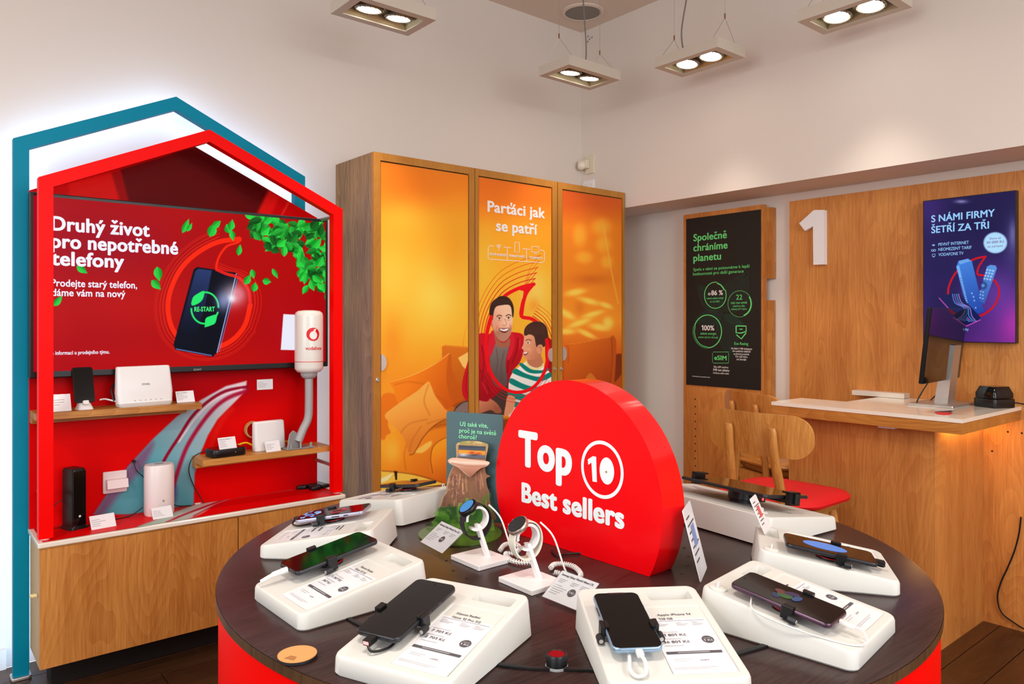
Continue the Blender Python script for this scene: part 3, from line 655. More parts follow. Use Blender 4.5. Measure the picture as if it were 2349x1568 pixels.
def cdisc(b, outline, cx, cy, lift, rings=5):
    n = len(outline); vs = [cyl(cx,cy,lift,.30)]; fs = []
    for k in range(1, rings+1): vs += [cyl(cx+(x-cx)*k/rings, cy+(y-cy)*k/rings, lift, .30) for x,y in outline]
    for i in range(n): fs.append((0,1+i,1+(i+1)%n))
    for k in range(rings-1): fs += [(1+k*n+i, 1+(k+1)*n+i, 1+(k+1)*n+(i+1)%n, 1+k*n+(i+1)%n) for i in range(n)]
    b.add(vs,fs)
b = MB(); cdisc(b, ell(0,.465,.027,.027,36), 0, .465, .0006); b.build('emblem', M_redprint, t)
b = MB(); cdisc(b, [(x,y) for x,y in ell(.001,.461,.0155,.0165,24,95,420)]+[(.006,.479),(.013,.488),(.004,.486)], .001, .461, .0011); b.build('speech_mark', M_textw, t)
b = MB(); put_text(b,"vodafone",(0,0,0),(1,0,0),(0,0,1),.070,.0135,.02,0,.0006,wrap=lambda a,c,l: cyl(a-.030,c+.402,l,.30)); b.build('lettering', M_redprint, t)
# black tower router
p = at(181,1213,Z=CZ); t = empty('tower_router', p, .35, 'tall narrow black tower router at the left end of the counter', 'router')
b = MB(); b.loft([lp(.062,.075,0,.008,.03), lp(.062,.075,.004,.008,.03), lp(.046,.07,.012,.008,.03), lp(.046,.07,.200,.008,.03), lp(.038,.06,.207,.006,.03)]); b.build('body', M_black, t, smooth=True)
MB().box((-.021,-.0056,.014),(.021,-.005,.198)).build('front_gloss', M_blackg, t)
MB().lathe([(.004,0),(.004,.0006)],14,M=Matrix.Translation((.0,-.0058,.045)) @ Matrix.Rotation(R(90),4,'X')).build('emblem', M_whiteb, t)
b = MB(); b.tube(crom([(-.02,.055,.10),(-.055,.06,.08),(-.075,.06,.04),(-.06,.07,.004),(-.02,.07,.003)],6),.0015,6); b.build('cable', M_cable, t)
# white tube
p = at(365,1178,Z=CZ); t = empty('tube_router', p, .1, 'white rounded tube-shaped router standing on the red counter', 'router')
b = MB(); b.loft([lp(.094,.078,0,.034), lp(.100,.084,.006,.036), lp(.100,.084,.176,.036), lp(.094,.078,.184,.034), lp(.06,.045,.185,.02)]); b.build('body', mat('warm_white_plastic',(236,226,224),.3), t, smooth=50)
b = MB(); b.lathe([(.004,0),(.004,.0006)],12,M=Matrix.Translation((0,-.0424,.055)) @ Matrix.Rotation(R(90),4,'X')); b.build('emblem', M_grey, t)
MB().rbox(0,0,.03,.02,.1852,.1858,.006,.0002).build('top_badge', M_grey, t)
b = MB(); b.tube(crom([(-.05,.02,.03),(-.09,.03,.004),(-.16,.02,.003),(-.24,.0,.003)],6),.002,6); b.tube(crom([(.05,.03,.03),(.08,.03,.01),(.13,.03,.003)],6),.002,6); b.build('cable', M_cable, t)
# wall plates, sockets and cables on panel
p = at(263,1104,Y=2.998); t = empty('wall_router', p, 0, 'white square wall unit with a curled lower flap on the red panel', 'wall unit')
MB().rbox(0,0,.078,.078,0,.008,.004,.002,M=Matrix.Rotation(R(90),4,'X')).build('back_plate', mat('pinkish_white',(234,214,214),.4), t)
b = MB(); b.loft([[(-.03,-.008,-.025),(.036,-.008,-.025),(.036,-.008,.012),(-.03,-.008,.012)],[(-.03,-.038,-.018),(.038,-.038,-.018),(.038,-.030,.012),(-.03,-.030,.012)]]); b.build('plug_adapter', MATS['pinkish_white'], t)
p = at(306,1057,Y=2.998); t = empty('cable_inlet', p, 0, 'small black cable inlet with hanging lead in the teal swoosh', 'cable')
MB().lathe([(.006,0),(.006,.012)],12,M=Matrix.Rotation(R(90),4,'X')).build('grommet', M_black, t)
b = MB(); b.tube(crom([(0,-.01,0),(.005,-.018,-.03),(.03,-.015,-.06),(.05,-.012,-.085)],6),.0016,6); b.build('lead', M_cable, t)
p = at(452,1154,Z=CZ+.001); t = empty('cable_gland', p, 0, 'small white cable gland set in the counter behind the tube router', 'cable gland')
MB().lathe([(.016,0),(.016,.004),(.008,.005)],16).build('ring', M_whiteb, t); MB().tube(crom([(0,0,.003),(-.03,.01,.012),(-.06,.02,.02)],5),.002,6).build('lead', M_cable, t)
# remotes
for k,(px,py,rz,lab) in enumerate(((692,1124,R(70),'black remote control at the left of three on the counter end'),(722,1126,R(85),'black remote control in the middle of three on the counter end'),(742,1121,R(100),'smooth black box-like remote at the right of three, by the red post'))):
    p = at(px,py-4,Z=CZ+.001); t = empty('remote_control', p, rz, lab, 'remote', 'remote controls on the counter')
    MB().rbox(.04,0,.12,.042,0,.014,.008,.003).build('body', M_black, t, smooth=True)
    b = MB()
    if k < 2:
        for i in range(7):
            for j in range(3): b.rbox(-.01+i*.014,-.012+j*.012,.008,.007,.0135,.0155,.002,.0005,1)
        b.lathe([(.009,.0135),(.009,.0152)],16,(.085,0,0)); b.build('keypad', M_dark, t)
    else: MB().rbox(.04,0,.10,.034,.0141,.0145,.006,.0002).build('top_face', M_blackg, t)

# ================================================================== TALL CABINETS
FY = 2.806; HZ = 1.944
units = ((1.564,2.099,1.600,2.0646,.0,'tall oak cabinet beside the red house, its door showing cushions on a sofa','L'),
         (2.103,2.632,2.1259,2.5947,.0,'middle tall oak cabinet, its door showing a smiling man and a boy','R'),
         (2.637,3.150,2.6715,3.1287,.0,'tall oak cabinet nearest the wall corner, its door showing one cushion','L'))
Z7 = lambda L: z2(L, 840, 620, 3.016)
Z6 = lambda L: z2(L, 760, 340, 2.8)
def man_boy(A):
    skin, skd, skl = (212,150,120), (160,94,70), (240,192,162)
    # trousers and jacket
    A.poly(Z7([(785,760),(900,790),(1010,700),(1010,1000),(785,1000)]), (64,48,42), 2, 1, False)
    A.poly(Z7([(760,478),(850,440),(890,415),(1000,425),(1080,440),(1098,500),(1090,560),(1060,640),(1010,700),(995,790),(960,800),(900,860),(760,940)]), (196,16,34), 1.2, 1, True, (150,6,22), (Z7([(800,500)])[0], Z7([(900,850)])[0]))
    A.poly(Z7([(1240,480),(1290,500),(1290,700),(1250,690)]), (170,10,30), 1.5)
    for l in ([(800,520),(815,620),(800,760)],[(1050,470),(1040,560),(1010,640)],[(790,690),(830,760),(850,830)],[(1020,460),(1015,520),(990,600),(975,700)]): A.line(Z7(l), 3.0, (110,2,16), .6, 3)
    for l in ([(830,480),(845,600),(838,700)],[(1065,480),(1062,540)],[(805,780),(840,850)]): A.line(Z7(l), 2.2, (232,60,70), .55, 2.5)
    A.poly(Z7([(880,470),(905,500),(990,500),(985,540),(965,640),(975,790),(920,810),(870,760),(855,600)]), (122,108,104), 1.3, 1, True, (84,70,68), (Z7([(900,520)])[0], Z7([(900,780)])[0]))
    for l in ([(900,540),(910,640),(890,740)],[(955,560),(935,660),(940,760)]): A.line(Z7(l), 2.5, (76,64,64), .5, 3)
    A.poly(Z7([(862,430),(890,420),(900,480),(880,545),(862,590),(838,560)]), (206,26,46), 1.2, 1)
    A.poly(Z7([(1000,425),(1028,470),(1015,560),(985,620),(975,590),(1000,500)]), (206,26,46), 1.2, 1)
    A.poly(Z7([(885,440),(905,470),(950,505),(995,470),(990,520),(950,532),(905,520)]), skd, 1.6)      # neck
    A.poly(Z7([(851,335),(862,325),(876,345),(884,385),(872,395),(858,370)]), (190,112,84), 1)
    A.poly(Z7([(868,300),(878,262),(915,236),(965,228),(1004,250),(1014,300),(1014,345),(1008,400),(996,446),(972,480),(946,491),(918,478),(890,440),(874,380)]), skin, 1.2, 1, True, skl, (Z7([(870,360)])[0], Z7([(975,330)])[0]))
    A.blob(*Z7([(945,270)])[0], 18, 8, (238,186,152), .6); A.blob(*Z7([(905,390)])[0], 6, 9, (226,140,110), .6); A.blob(*Z7([(1000,390)])[0], 4, 8, (200,116,90), .6)
    A.poly(Z7([(878,400),(900,425),(922,402),(955,395),(985,402),(1004,400),(998,446),(973,482),(946,492),(918,480),(890,445)]), (146,96,76), 4, .62)          # beard shade
    A.blob(*Z7([(950,462)])[0], 9, 6, (176,130,110), .6)
    A.poly(Z7([(916,398),(950,404),(988,396),(980,420),(956,432),(930,422)]), (110,34,30), 1)
    A.poly(Z7([(922,402),(950,408),(984,400),(976,415),(954,420),(932,414)]), (250,246,236), .8)
    A.line(Z7([(958,335),(968,360),(970,374),(955,382),(945,376)]), 1.6, (160,90,66), .7, 1.2); A.blob(*Z7([(960,362)])[0], 4, 6, (242,188,158), .6)
    for ex, ey in ((921,332),(985,328)):
        A.poly(Z7([(ex-14,ey),(ex,ey-8),(ex+14,ey),(ex,ey+7)]), (238,222,210), .8); A.blob(*Z7([(ex,ey)])[0], 2.1, 2.3, (40,24,20), 1, p=2)
        A.line(Z7([(ex-18,ey-14),(ex,ey-23),(ex+17,ey-16)]), 2.2, (74,42,30), .9, 1); A.line(Z7([(ex-15,ey-3),(ex,ey-9),(ex+15,ey-1)]), 1.1, (80,40,30), .8, .8)
        A.line(Z7([(ex-12,ey+14),(ex,ey+17),(ex+12,ey+13)]), 1.2, (150,88,66), .6, 1.2)
    A.line(Z7([(908,385),(900,405),(905,425)]), 1.3, (150,84,62), .6, 1.4); A.line(Z7([(995,380),(1002,400),(996,420)]), 1.3, (150,84,62), .6, 1.4)
    A.poly(Z7([(858,330),(852,280),(866,225),(905,190),(940,176),(985,188),(1012,225),(1022,270),(1018,318),(1010,320),(1004,262),(985,238),(940,240),(900,250),(884,282),(876,336),(868,345)]), (52,32,26), 1.2)
    for k in range(9): A.line(Z7([(880+k*14,205-(k%3)*6),(884+k*14,236)]), 1.0, (92,62,50), .6, 1)
    # hand on the knee
    A.poly(Z7([(788,885),(850,885),(900,915),(935,965),(930,985),(895,985),(860,965),(800,985),(780,980)]), (196,122,88), 1.3, 1, True, (150,84,60), (Z7([(800,890)])[0], Z7([(870,985)])[0]))
    for k in range(3): A.line(Z7([(880+k*14,925+k*10),(900+k*12,970)]), 1.1, (130,66,46), .7, 1)
    A.poly(Z7([(785,880),(800,860),(850,880),(840,905),(790,900)]), (150,6,24), 1.4)
    # boy
    A.poly(Z7([(1000,730),(1030,690),(1080,650),(1120,625),(1200,655),(1250,680),(1285,740),(1285,830),(1060,1000),(980,1000),(985,860),(985,790)]), (238,234,226), 1.2, 1, True, (200,196,190), (Z7([(1100,650)])[0], Z7([(1060,950)])[0]))
    for q in ([(1010,702),(1035,678),(1110,715),(1200,735),(1270,705),(1280,735),(1200,768),(1105,745),(1035,720)],
              [(992,778),(1005,745),(1090,785),(1180,805),(1285,770),(1285,800),(1180,840),(1080,820)],
              [(982,842),(1030,835),(1100,860),(1150,868),(1100,905),(1040,890),(984,868)],
              [(1010,905),(1060,915),(1050,948),(1010,935)],[(1060,652),(1078,640),(1140,680),(1215,690),(1250,672),(1262,690),(1200,712),(1120,704)]): A.poly(Z7(q), (0,122,112), 1.1)
    A.poly(Z7([(980,865),(1030,880),(1020,960),(985,1000),(955,1000),(965,930)]), (206,136,100), 1.3)
    A.poly(Z7([(1118,612),(1190,560),(1215,600),(1222,660),(1170,672),(1125,650)]), (184,116,84), 1.4)
    A.line(Z7([(1106,632),(1130,668),(1175,682),(1220,662),(1224,648)]), 4.6, (226,208,140), 1, 1.2)
    A.poly(Z7([(1094,440),(1108,420),(1160,400),(1200,440),(1215,520),(1210,580),(1180,612),(1140,618),(1110,614),(1090,598),(1082,575),(1090,556),(1084,545),(1076,536),(1088,505)]), (222,158,122), 1.1, 1, True, (190,118,86), (Z7([(1100,500)])[0], Z7([(1205,560)])[0]))
    A.blob(*Z7([(1125,550)])[0], 7, 7, (232,160,124), .6)
    A.poly(Z7([(1178,540),(1190,518),(1212,514),(1224,540),(1212,570),(1188,574)]), (214,142,108), 1); A.line(Z7([(1190,535),(1208,530),(1208,556)]), 1.2, (150,84,62), .8, 1)
    A.poly(Z7([(1092,445),(1096,405),(1118,375),(1160,354),(1215,358),(1248,392),(1258,450),(1250,500),(1228,530),(1212,512),(1190,516),(1178,530),(1170,490),(1160,455),(1130,442),(1108,450)]), (66,40,34), 1.1)
    for k in range(8): A.line(Z7([(1110+k*16,392-(k%2)*10),(1124+k*15,440)]), 1.1, (104,68,56), .55, 1.2)
    A.poly(Z7([(1110,502),(1122,494),(1134,502),(1122,508)]), (240,226,214), .7); A.blob(*Z7([(1120,501)])[0], 1.7, 1.9, (34,22,18), 1, p=2)
    A.line(Z7([(1106,484),(1122,476),(1142,484)]), 1.7, (74,44,34), .9, 1)
    A.poly(Z7([(1086,572),(1104,566),(1122,558),(1116,578),(1098,588)]), (150,52,44), .9); A.poly(Z7([(1088,570),(1104,566),(1118,561),(1112,572),(1098,577)]), (248,242,232), .7)
def rings(A):
    c = Z7([(1042,560)])[0]
    base = Z7([(1160,95),(1050,125),(945,190),(865,320),(830,470),(832,600),(870,720),(945,810),(1045,843),(1150,812),(1222,725),(1258,600),(1248,480),(1205,385),(1145,335),(1074,316),(1082,230),(1110,155),(1160,95)])
    for k, (s, w) in enumerate(((1.085,1.8),(1.17,1.5),(1.25,1.2),(1.34,.8),(1.43,.55))):
        A.line([(c[0]+(x-c[0])*s, c[1]+(y-c[1])*s) for x,y in base[:15]], w, (200,30,10), .85, .9)
        A.line([(c[0]+(x-c[0])*(1+(s-1)*.8), c[1]+(y-c[1])*s) for x,y in base[15:]], w*.8, (200,30,10), .6, .9, False)
    return base
def paint_d1(A):
    A.vgrad([(360,(216,112,22)),(430,(226,126,26)),(500,(243,158,36)),(620,(250,176,48)),(760,(250,172,44)),(860,(236,144,32)),(1120,(240,170,50))])
    A.blob(950,430,90,50,(220,112,22),.7); A.blob(1000,680,60,70,(255,206,84),.8); A.blob(900,640,40,80,(254,196,70),.7); A.blob(1040,560,40,90,(236,150,34),.6); A.blob(900,780,26,60,(226,130,26),.6); A.blob(930,500,60,40,(255,190,60),.5)
    A.line(Z7([(700,375),(680,440),(672,520),(690,600)]), .8, (200,60,20), .5)
    A.poly(Z7([(100,1380),(620,1420),(620,1600),(100,1600)]), (246,190,70), 3, 1, False); A.poly(Z7([(100,1440),(190,1400),(150,1450),(100,1470)]), (252,236,190), 2, .8, False)
    A.poly(Z7([(525,525),(545,515),(720,530),(720,960),(520,930)]), (206,108,22), 1.2, 1, False, (176,82,14), (Z7([(600,550)])[0], Z7([(600,900)])[0]))
    A.line(Z7([(525,560),(530,522),(620,528),(710,535)]), 1.5, (226,140,40), .8); A.poly(Z7([(636,604),(712,560),(712,700),(668,664)]), (246,186,96), 1.5, 1, False)
    A.poly(Z7([(100,885),(190,852),(225,940),(150,1050),(170,1130),(100,1160)]), (222,112,20), 1.5, 1, True, (214,110,24), (Z7([(120,900)])[0], Z7([(150,1120)])[0]))
    A.poly(Z7([(100,1380),(118,1200),(140,1140),(220,1100),(340,1090),(600,1050),(620,1440),(560,1475),(440,1445),(300,1400)]), (240,152,34), 1.6, 1, False, (206,98,18), (Z7([(180,1130)])[0], Z7([(560,1430)])[0]))
    A.poly(Z7([(455,1430),(445,1300),(470,1210),(540,1160),(600,1150),(610,1440)]), (244,150,32), 2, 1, True, (196,88,18), (Z7([(480,1230)])[0], Z7([(600,1430)])[0]))
    A.line(Z7([(460,1400),(446,1300),(466,1215),(530,1165),(590,1150)]), 1.8, (140,60,8), .9, 1.2); A.line(Z7([(275,1380),(262,1280),(280,1200)]), 2.5, (186,90,12), .6, 3)
    A.blob(*Z7([(180,1250)])[0], 18, 26, (252,186,60), .7); A.poly(Z7([(340,1250),(440,1180),(450,1210),(390,1260)]), (252,196,90), 3, .8)
    A.line(Z7([(110,1385),(300,1405),(440,1440),(550,1475)]), 2.6, (130,56,10), .8, 2)
    A.poly(Z7([(192,1385),(216,1388),(214,1450),(202,1450)]), (40,24,20), 1, 1, False); A.poly(Z7([(560,1460),(580,1460),(576,1490),(566,1490)]), (40,24,20), 1, 1, False)
    A.poly(Z7([(250,1080),(420,1040),(560,960),(640,900),(690,900),(660,960),(600,1060),(430,1110),(330,1230)]), (150,62,8), 8, .6)
    A.poly(Z7([(165,768),(240,745),(320,722),(400,690),(470,648),(530,600),(575,570),(590,600),(592,660),(610,730),(640,800),(676,882),(620,915),(560,962),(480,930),(400,950),(260,960),(235,945),(205,880),(190,820)]), (234,126,22), 1.3, 1, True, (196,84,12), (Z7([(300,740)])[0], Z7([(600,900)])[0]))
    A.poly(Z7([(575,575),(590,600),(592,660),(612,735),(676,882),(600,905),(560,800),(560,680)]), (186,84,14), 3, .8)
    for l in ([(575,580),(560,680),(570,790),(640,880)],[(200,790),(300,770),(420,790)],[(470,860),(540,900),(560,950)]): A.line(Z7(l), 2.4, (176,84,16), .5, 4)
    A.line(Z7([(170,770),(320,724),(470,650),(575,574)]), 1.6, (254,190,90), .8, 1.6)
    A.poly(Z7([(130,998),(190,945),(260,895),(350,835),(400,790),(432,768),(450,800),(480,870),(540,950),(592,1018),(520,1040),(450,1088),(385,1165),(330,1262),(300,1272),(285,1240),(262,1160),(200,1085),(150,1040)]), (240,166,70), 1.3, 1, True, (214,124,40), (Z7([(300,900)])[0], Z7([(400,1150)])[0]))
    for l in ([(432,790),(400,900),(440,1000)],[(240,1120),(300,1060),(420,1030)],[(420,1060),(480,1040),(560,1020)],[(300,1250),(320,1170),(380,1080)]): A.line(Z7(l), 2.6, (180,96,24), .55, 4)
    A.line(Z7([(592,1018),(520,1042),(450,1090),(385,1168),(330,1264),(300,1274)]), 1.8, (120,52,8), .8, 1.4)
    A.poly(Z7([(720,600),(700,640),(665,770),(668,860),(700,905),(720,905)]), (190,14,30), 1.3); A.line(Z7([(700,700),(690,800),(705,880)]), 2, (130,4,18), .7, 2)
    A.poly(Z7([(720,905),(680,905),(640,925),(610,960),(592,1030),(590,1100),(602,1110),(612,1010),(640,985),(720,985)]), (70,50,48), 1.2); A.poly(Z7([(720,915),(680,912),(640,940),(616,975),(720,975)]), (126,104,98), 1.5)
def paint_d2(A):
    A.vgrad([(380,(214,100,22)),(460,(224,112,24)),(520,(240,148,32)),(640,(247,172,44)),(800,(248,170,44)),(1000,(200,110,30))])
    A.blob(1190,560,60,50,(250,160,36),.7); A.blob(1110,600,30,90,(252,182,54),.7); A.blob(1230,670,30,50,(252,214,120),.55); A.blob(1225,700,12,16,(226,130,30),.6)
    A.blob(1245,740,18,30,(252,196,70),.6)
    rings(A)
    base = rings(A); A.line(base[:17], 8, (222,10,24), 1, 1.2); A.poly(Z7([(1165,93),(1120,160),(1098,230),(1084,318),(1066,318),(1072,220),(1095,150),(1050,128)]), (222,10,24), 1)
    man_boy(A)
    A.line(base[3:13], 7.5, (226,8,22), 1, 1.2)
    for s in (1.09,1.17,1.25): A.line([(Z7([(1042,560)])[0][0]+(x-Z7([(1042,560)])[0][0])*s, Z7([(1042,560)])[0][1]+(y-Z7([(1042,560)])[0][1])*s) for x,y in base[5:11]], 1.1, (210,20,24), .8, .9)
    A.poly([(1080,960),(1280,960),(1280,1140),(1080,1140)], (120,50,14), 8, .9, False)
def paint_d3(A):
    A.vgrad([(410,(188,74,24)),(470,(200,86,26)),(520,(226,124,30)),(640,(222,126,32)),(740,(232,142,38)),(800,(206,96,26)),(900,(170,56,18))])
    for c in ((1330,540,16,26),(1380,520,22,20),(1385,560,18,20),(1340,590,20,14),(1392,600,14,16)): A.blob(*c, (246,168,52), .75, 0, 1.6)
    for c in ((1320,670,24,8,-10),(1350,690,26,7,15),(1300,720,22,8,30),(1360,720,26,6,-15),(1390,700,16,6,20),(1330,740,30,7,-20),(1375,750,22,8,10),(1300,760,20,7,0),(1395,740,12,14,0),(1345,765,24,6,25)): A.blob(c[0],c[1],c[2],c[3], (254,206,84), .85, c[4], 1.5)
    A.blob(1355,640,40,12,(196,96,26),.8); A.blob(1290+40,705,12,16,(206,110,30),.7); A.line([(1383,515),(1392,560),(1402,620),(1418,695)], 2.5, (250,176,70), .7, 3)
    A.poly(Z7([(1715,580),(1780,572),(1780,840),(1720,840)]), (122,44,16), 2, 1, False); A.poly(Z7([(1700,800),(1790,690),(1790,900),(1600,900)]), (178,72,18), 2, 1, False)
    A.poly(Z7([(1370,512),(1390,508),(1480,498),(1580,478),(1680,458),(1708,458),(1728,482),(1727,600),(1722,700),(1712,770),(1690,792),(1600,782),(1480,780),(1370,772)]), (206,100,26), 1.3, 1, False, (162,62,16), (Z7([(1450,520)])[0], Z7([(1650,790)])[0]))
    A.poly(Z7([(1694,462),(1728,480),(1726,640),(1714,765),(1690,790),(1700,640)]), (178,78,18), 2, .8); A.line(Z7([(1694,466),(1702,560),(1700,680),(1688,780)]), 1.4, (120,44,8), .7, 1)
    A.line(Z7([(1380,516),(1400,540),(1398,640)]), 2, (150,56,12), .5, 3); A.poly(Z7([(1515,770),(1545,710),(1580,735),(1600,785)]), (196,110,36), 1.4); A.line(Z7([(1380,512),(1480,500),(1690,460)]), 1.4, (230,140,50), .7)
PM = artmat('satin_print', .5, spec=.22)
def onplane_M(Y): 
    return lambda px, py, z=0: (lambda p: (p.x, p.y-z, p.z))(at(px, py, Y=Y))
for i, (x0,x1,dx0,dx1,_,lab,hs) in enumerate(units):
    t = empty('tall_cabinet', ((x0+x1)/2,FY+.15,0), 0, lab, 'cabinet', 'tall cabinets along the left wall'); T0 = Matrix.Translation((-(x0+x1)/2,-FY-.15,0))
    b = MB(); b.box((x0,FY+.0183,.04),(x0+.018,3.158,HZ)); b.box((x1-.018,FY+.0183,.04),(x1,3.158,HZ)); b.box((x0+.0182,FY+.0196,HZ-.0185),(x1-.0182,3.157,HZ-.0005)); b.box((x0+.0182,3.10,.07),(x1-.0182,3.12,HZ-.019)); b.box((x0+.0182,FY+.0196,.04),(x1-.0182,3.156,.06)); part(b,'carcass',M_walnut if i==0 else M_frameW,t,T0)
    for q in (((x0,FY,0),(dx0-.003,FY+.018,HZ)),((dx1+.003,FY,0),(x1,FY+.018,HZ))): part(MB().box(*q),'stile',M_frameW,t,T0)
    for q in (((dx0-.003,FY,1.911),(dx1+.003,FY+.018,HZ)),((dx0-.003,FY,0),(dx1+.003,FY+.018,.08))): part(MB().box(*q),'rail',M_frameW,t,T0)
    b = MB(); b.box((dx0,FY+.004,.083),(dx1,FY+.017,1.907)); d = part(b,'door',M_frameW,t,T0)
    b = MB(); b.box((dx0-.003,FY+.017,.08),(dx1+.003,FY+.0195,1.911)); part(b,'gap_shade_sheet',M_shadowgap,t,T0)  # dark sheet added behind the door as the shade in its gaps
    g = grid_art('door_print', quadpos((dx0+.001,FY+.0032,.085),(dx1-dx0-.002,0,0),(0,0,1.82)), (170,230,130)[i], (560,900,440)[i], (paint_d1,paint_d2,paint_d3)[i], PM, d, gain=1.22)
    hx = dx0 if hs == 'L' else dx1; sg = 1 if hs == 'L' else -1; hz = at(882 if i==0 else (1268 if i==1 else 1298), 831 if i==0 else (814 if i==1 else 811), Y=FY).z
    b = MB(); b.prism([(0,-.036)]+[(sg*.022*math.sin(math.pi*k/12)*1.15, -.036*math.cos(math.pi*k/12)) for k in range(1,12)]+[(0,.036)], -(FY+.0035), -(FY-.004), M=Matrix.Translation((hx,0,hz)) @ Mx)
    b.build('handle', M_chrome, d)
    lx = {0:at(866,871,Y=FY), 1:at(1273,845,Y=FY), 2:at(1288,845,Y=FY)}[i]
    b = MB(); b.lathe([(.009,0),(.009,.003),(.0065,.004),(.0055,.002)],20,M=Matrix.Translation((lx.x,FY,lx.z)) @ Matrix.Rotation(R(90),4,'X')); part(b,'lock',M_steel,t,T0)
    if i == 1:
        b = MB(); Y = FY+.0032
        onY_text(b,"Parťáci jak",1119,484.6,1249,24,Y,.03); onY_text(b,"se patří",1138.6,528.6,1231.4,24,Y,.03)
        onY_text(b,"PEVNÝ INTERNET",1123,585,1161.8,5,Y,.03); onY_text(b,"MOBILNÍ TARIFY",1168,588.5,1202.9,5,Y,.03); onY_text(b,"VODAFONE TV",1214,592.5,1244,5,Y,.03)
        P = onplane_M(Y-.0008)
        def st(pts, w=1.2): stroke(b, pts, w, lambda x,y,z: P(x,y,0), 0)
        st(Z6([(1045,628),(1018,626),(1008,640),(1006,700),(1018,712),(1355,734),(1368,722),(1369,665),(1360,655),(1343,653)])); st(Z6([(1107,634),(1153,638)])); st(Z6([(1228,645),(1278,649)])); st(Z6([(1131,636),(1131,716)])); st(Z6([(1254,647),(1254,726)]))
        st(Z6([(1180,603),(1207,605),(1208,668),(1178,666),(1180,603)])); st(Z6([(1288,630),(1333,633),(1333,668),(1288,665),(1288,630)])); st(Z6([(1300,674),(1322,676)]))
        for r_ in (22,15,8): st(Z6([(1075+r_*math.cos(R(a)), 648-r_*math.sin(R(a))*1.3) for a in range(45,136,15)]), 1.5)
        fill2(b, ell(*Z6([(1075,652)])[0],1.2,1.4,10), lambda x,y,z: P(x,y,0))
        b.build('lettering', M_textw, d)

# ================================================================== RIGHT WALL
BX = 3.38
t = empty('poster_board', (BX+.02,2.33,0), 0, 'upright oak board on the right wall carrying the black poster', 'board'); T0 = Matrix.Translation((-BX-.02,-2.33,0))
b = MB(); b.box((BX,2.080,.02),(BX+.03,2.577,1.815)); part(b,'panel',M_oakP,t,T0)
b = MB(); b.box((BX+.031,2.052,1.44),(XL-.002,2.50,1.80)); part(b,'spacer_block',M_oakV,t,T0); b = MB(); b.box((BX+.031,2.055,.3),(XL-.002,2.50,1.33)); part(b,'spacer_block',M_oakV,t,T0)
b = MB()
for py0 in range(915,1120,17):
    q = at(1595,py0,X=BX); b.lathe([(.004,0),(.004,.0012)],8,M=Matrix.Translation((BX+.0004,q.y,q.z)) @ Matrix.Rotation(R(-90),4,'Y'))
    q = at(1716,py0+12,X=BX); b.lathe([(.004,0),(.004,.0012)],8,M=Matrix.Translation((BX+.0004,q.y,q.z)) @ Matrix.Rotation(R(-90),4,'Y'))
part(b,'peg_hole',M_shadowgap,t,T0)
def onX_M(X): return lambda px, py, z=0: (lambda p: (p.x-z, p.y, p.z))(at(px, py, X=X))
def onX_text(mb, s, px, py, px2, cap, X, bold=.02, mi=0, lift=.0008):
    if cap < 8: bold = min(bold, .006)
    a = at(px, py, X=X); d = ray(px2, py); y2 = d.y*(X/d.x); dep = a.x*FW[0]+a.y*FW[1]
    put_text(mb, s, a, (0,-1,0), (0,0,1), a.y-y2, cap*dep/FPX, bold, mi, lift)
ZG = lambda L: z2(L, 1420, 400, 3.136)
py0_, py1_ = at(1575,600,X=BX).y, at(1746,600,X=BX).y
t = empty('black_poster', (BX,(py0_+py1_)/2,1.33), 0, 'black poster with bright green planet text on the oak board', 'poster'); T0 = Matrix.Translation((-BX,-(py0_+py1_)/2,-1.33))
PX = BX-.004
b = MB(); b.box((PX,py1_,.873),(BX-.0006,py0_,1.790)); part(b,'sheet',mat('matt_black_print',(17,19,18),.55),t,T0)
PL = onX_M(PX)
def gl(L): return ZG(L)
b = MB()   # green line art: index 0 bright, 1 white, 2 dark leaf lines
def line(pts, w=1.5, mi=0, z=.0006, closed=False): stroke(b, [(x,y) for x,y in pts], w, lambda x,y,_: PL(x,y,z), 0, closed, mi)
rnd = random.Random(3)
for (tip, base_, wd) in (((925,705),(745,1010),95),((565,790),(740,1000),70),((540,1055),(745,1010),60),((815,1325),(750,1010),75),((900,1080),(750,1010),28)):
    tx, ty = tip; bx_, by_ = base_; dx, dy = tx-bx_, ty-by_; L = math.hypot(dx,dy); nx_, ny_ = -dy/L, dx/L
    out = [(bx_+dx*s+nx_*wd*math.sin(math.pi*s**.8)*sg, by_+dy*s+ny_*wd*math.sin(math.pi*s**.8)*sg) for sg in (1,) for s in [k/12 for k in range(13)]]
    out2 = [(bx_+dx*s-nx_*wd*math.sin(math.pi*s**.8), by_+dy*s-ny_*wd*math.sin(math.pi*s**.8)) for s in [k/12 for k in range(13)]]
    line(gl(out), .6, 2, .0004); line(gl(out2), .6, 2, .0004)
    for k in range(2,24):
        s = k/26; e = min(s+.16,1); a_ = (bx_+dx*s, by_+dy*s)
        for sg in (1,-1):
            w_ = wd*math.sin(math.pi*e**.8)*.96; line(gl([a_, (bx_+dx*e+sg*nx_*w_, by_+dy*e+sg*ny_*w_)]), .5, 2, .0004)
line(gl(ell(693,868,78,94,48)), 1.6, 0, closed=True); line(gl(ell(693,868,74,90,16,-80,-25)), 4.2)
line(gl(ell(870,930,86,94,48)), .7, 0, closed=True); line(gl(ell(870,930,82,90,24,-35,70)), 3.6)
line(gl(ell(638,1128,100,118,48)), 2, 0, closed=True); line(gl(ell(638,1128,99,116,24,90,200)), 4.2)
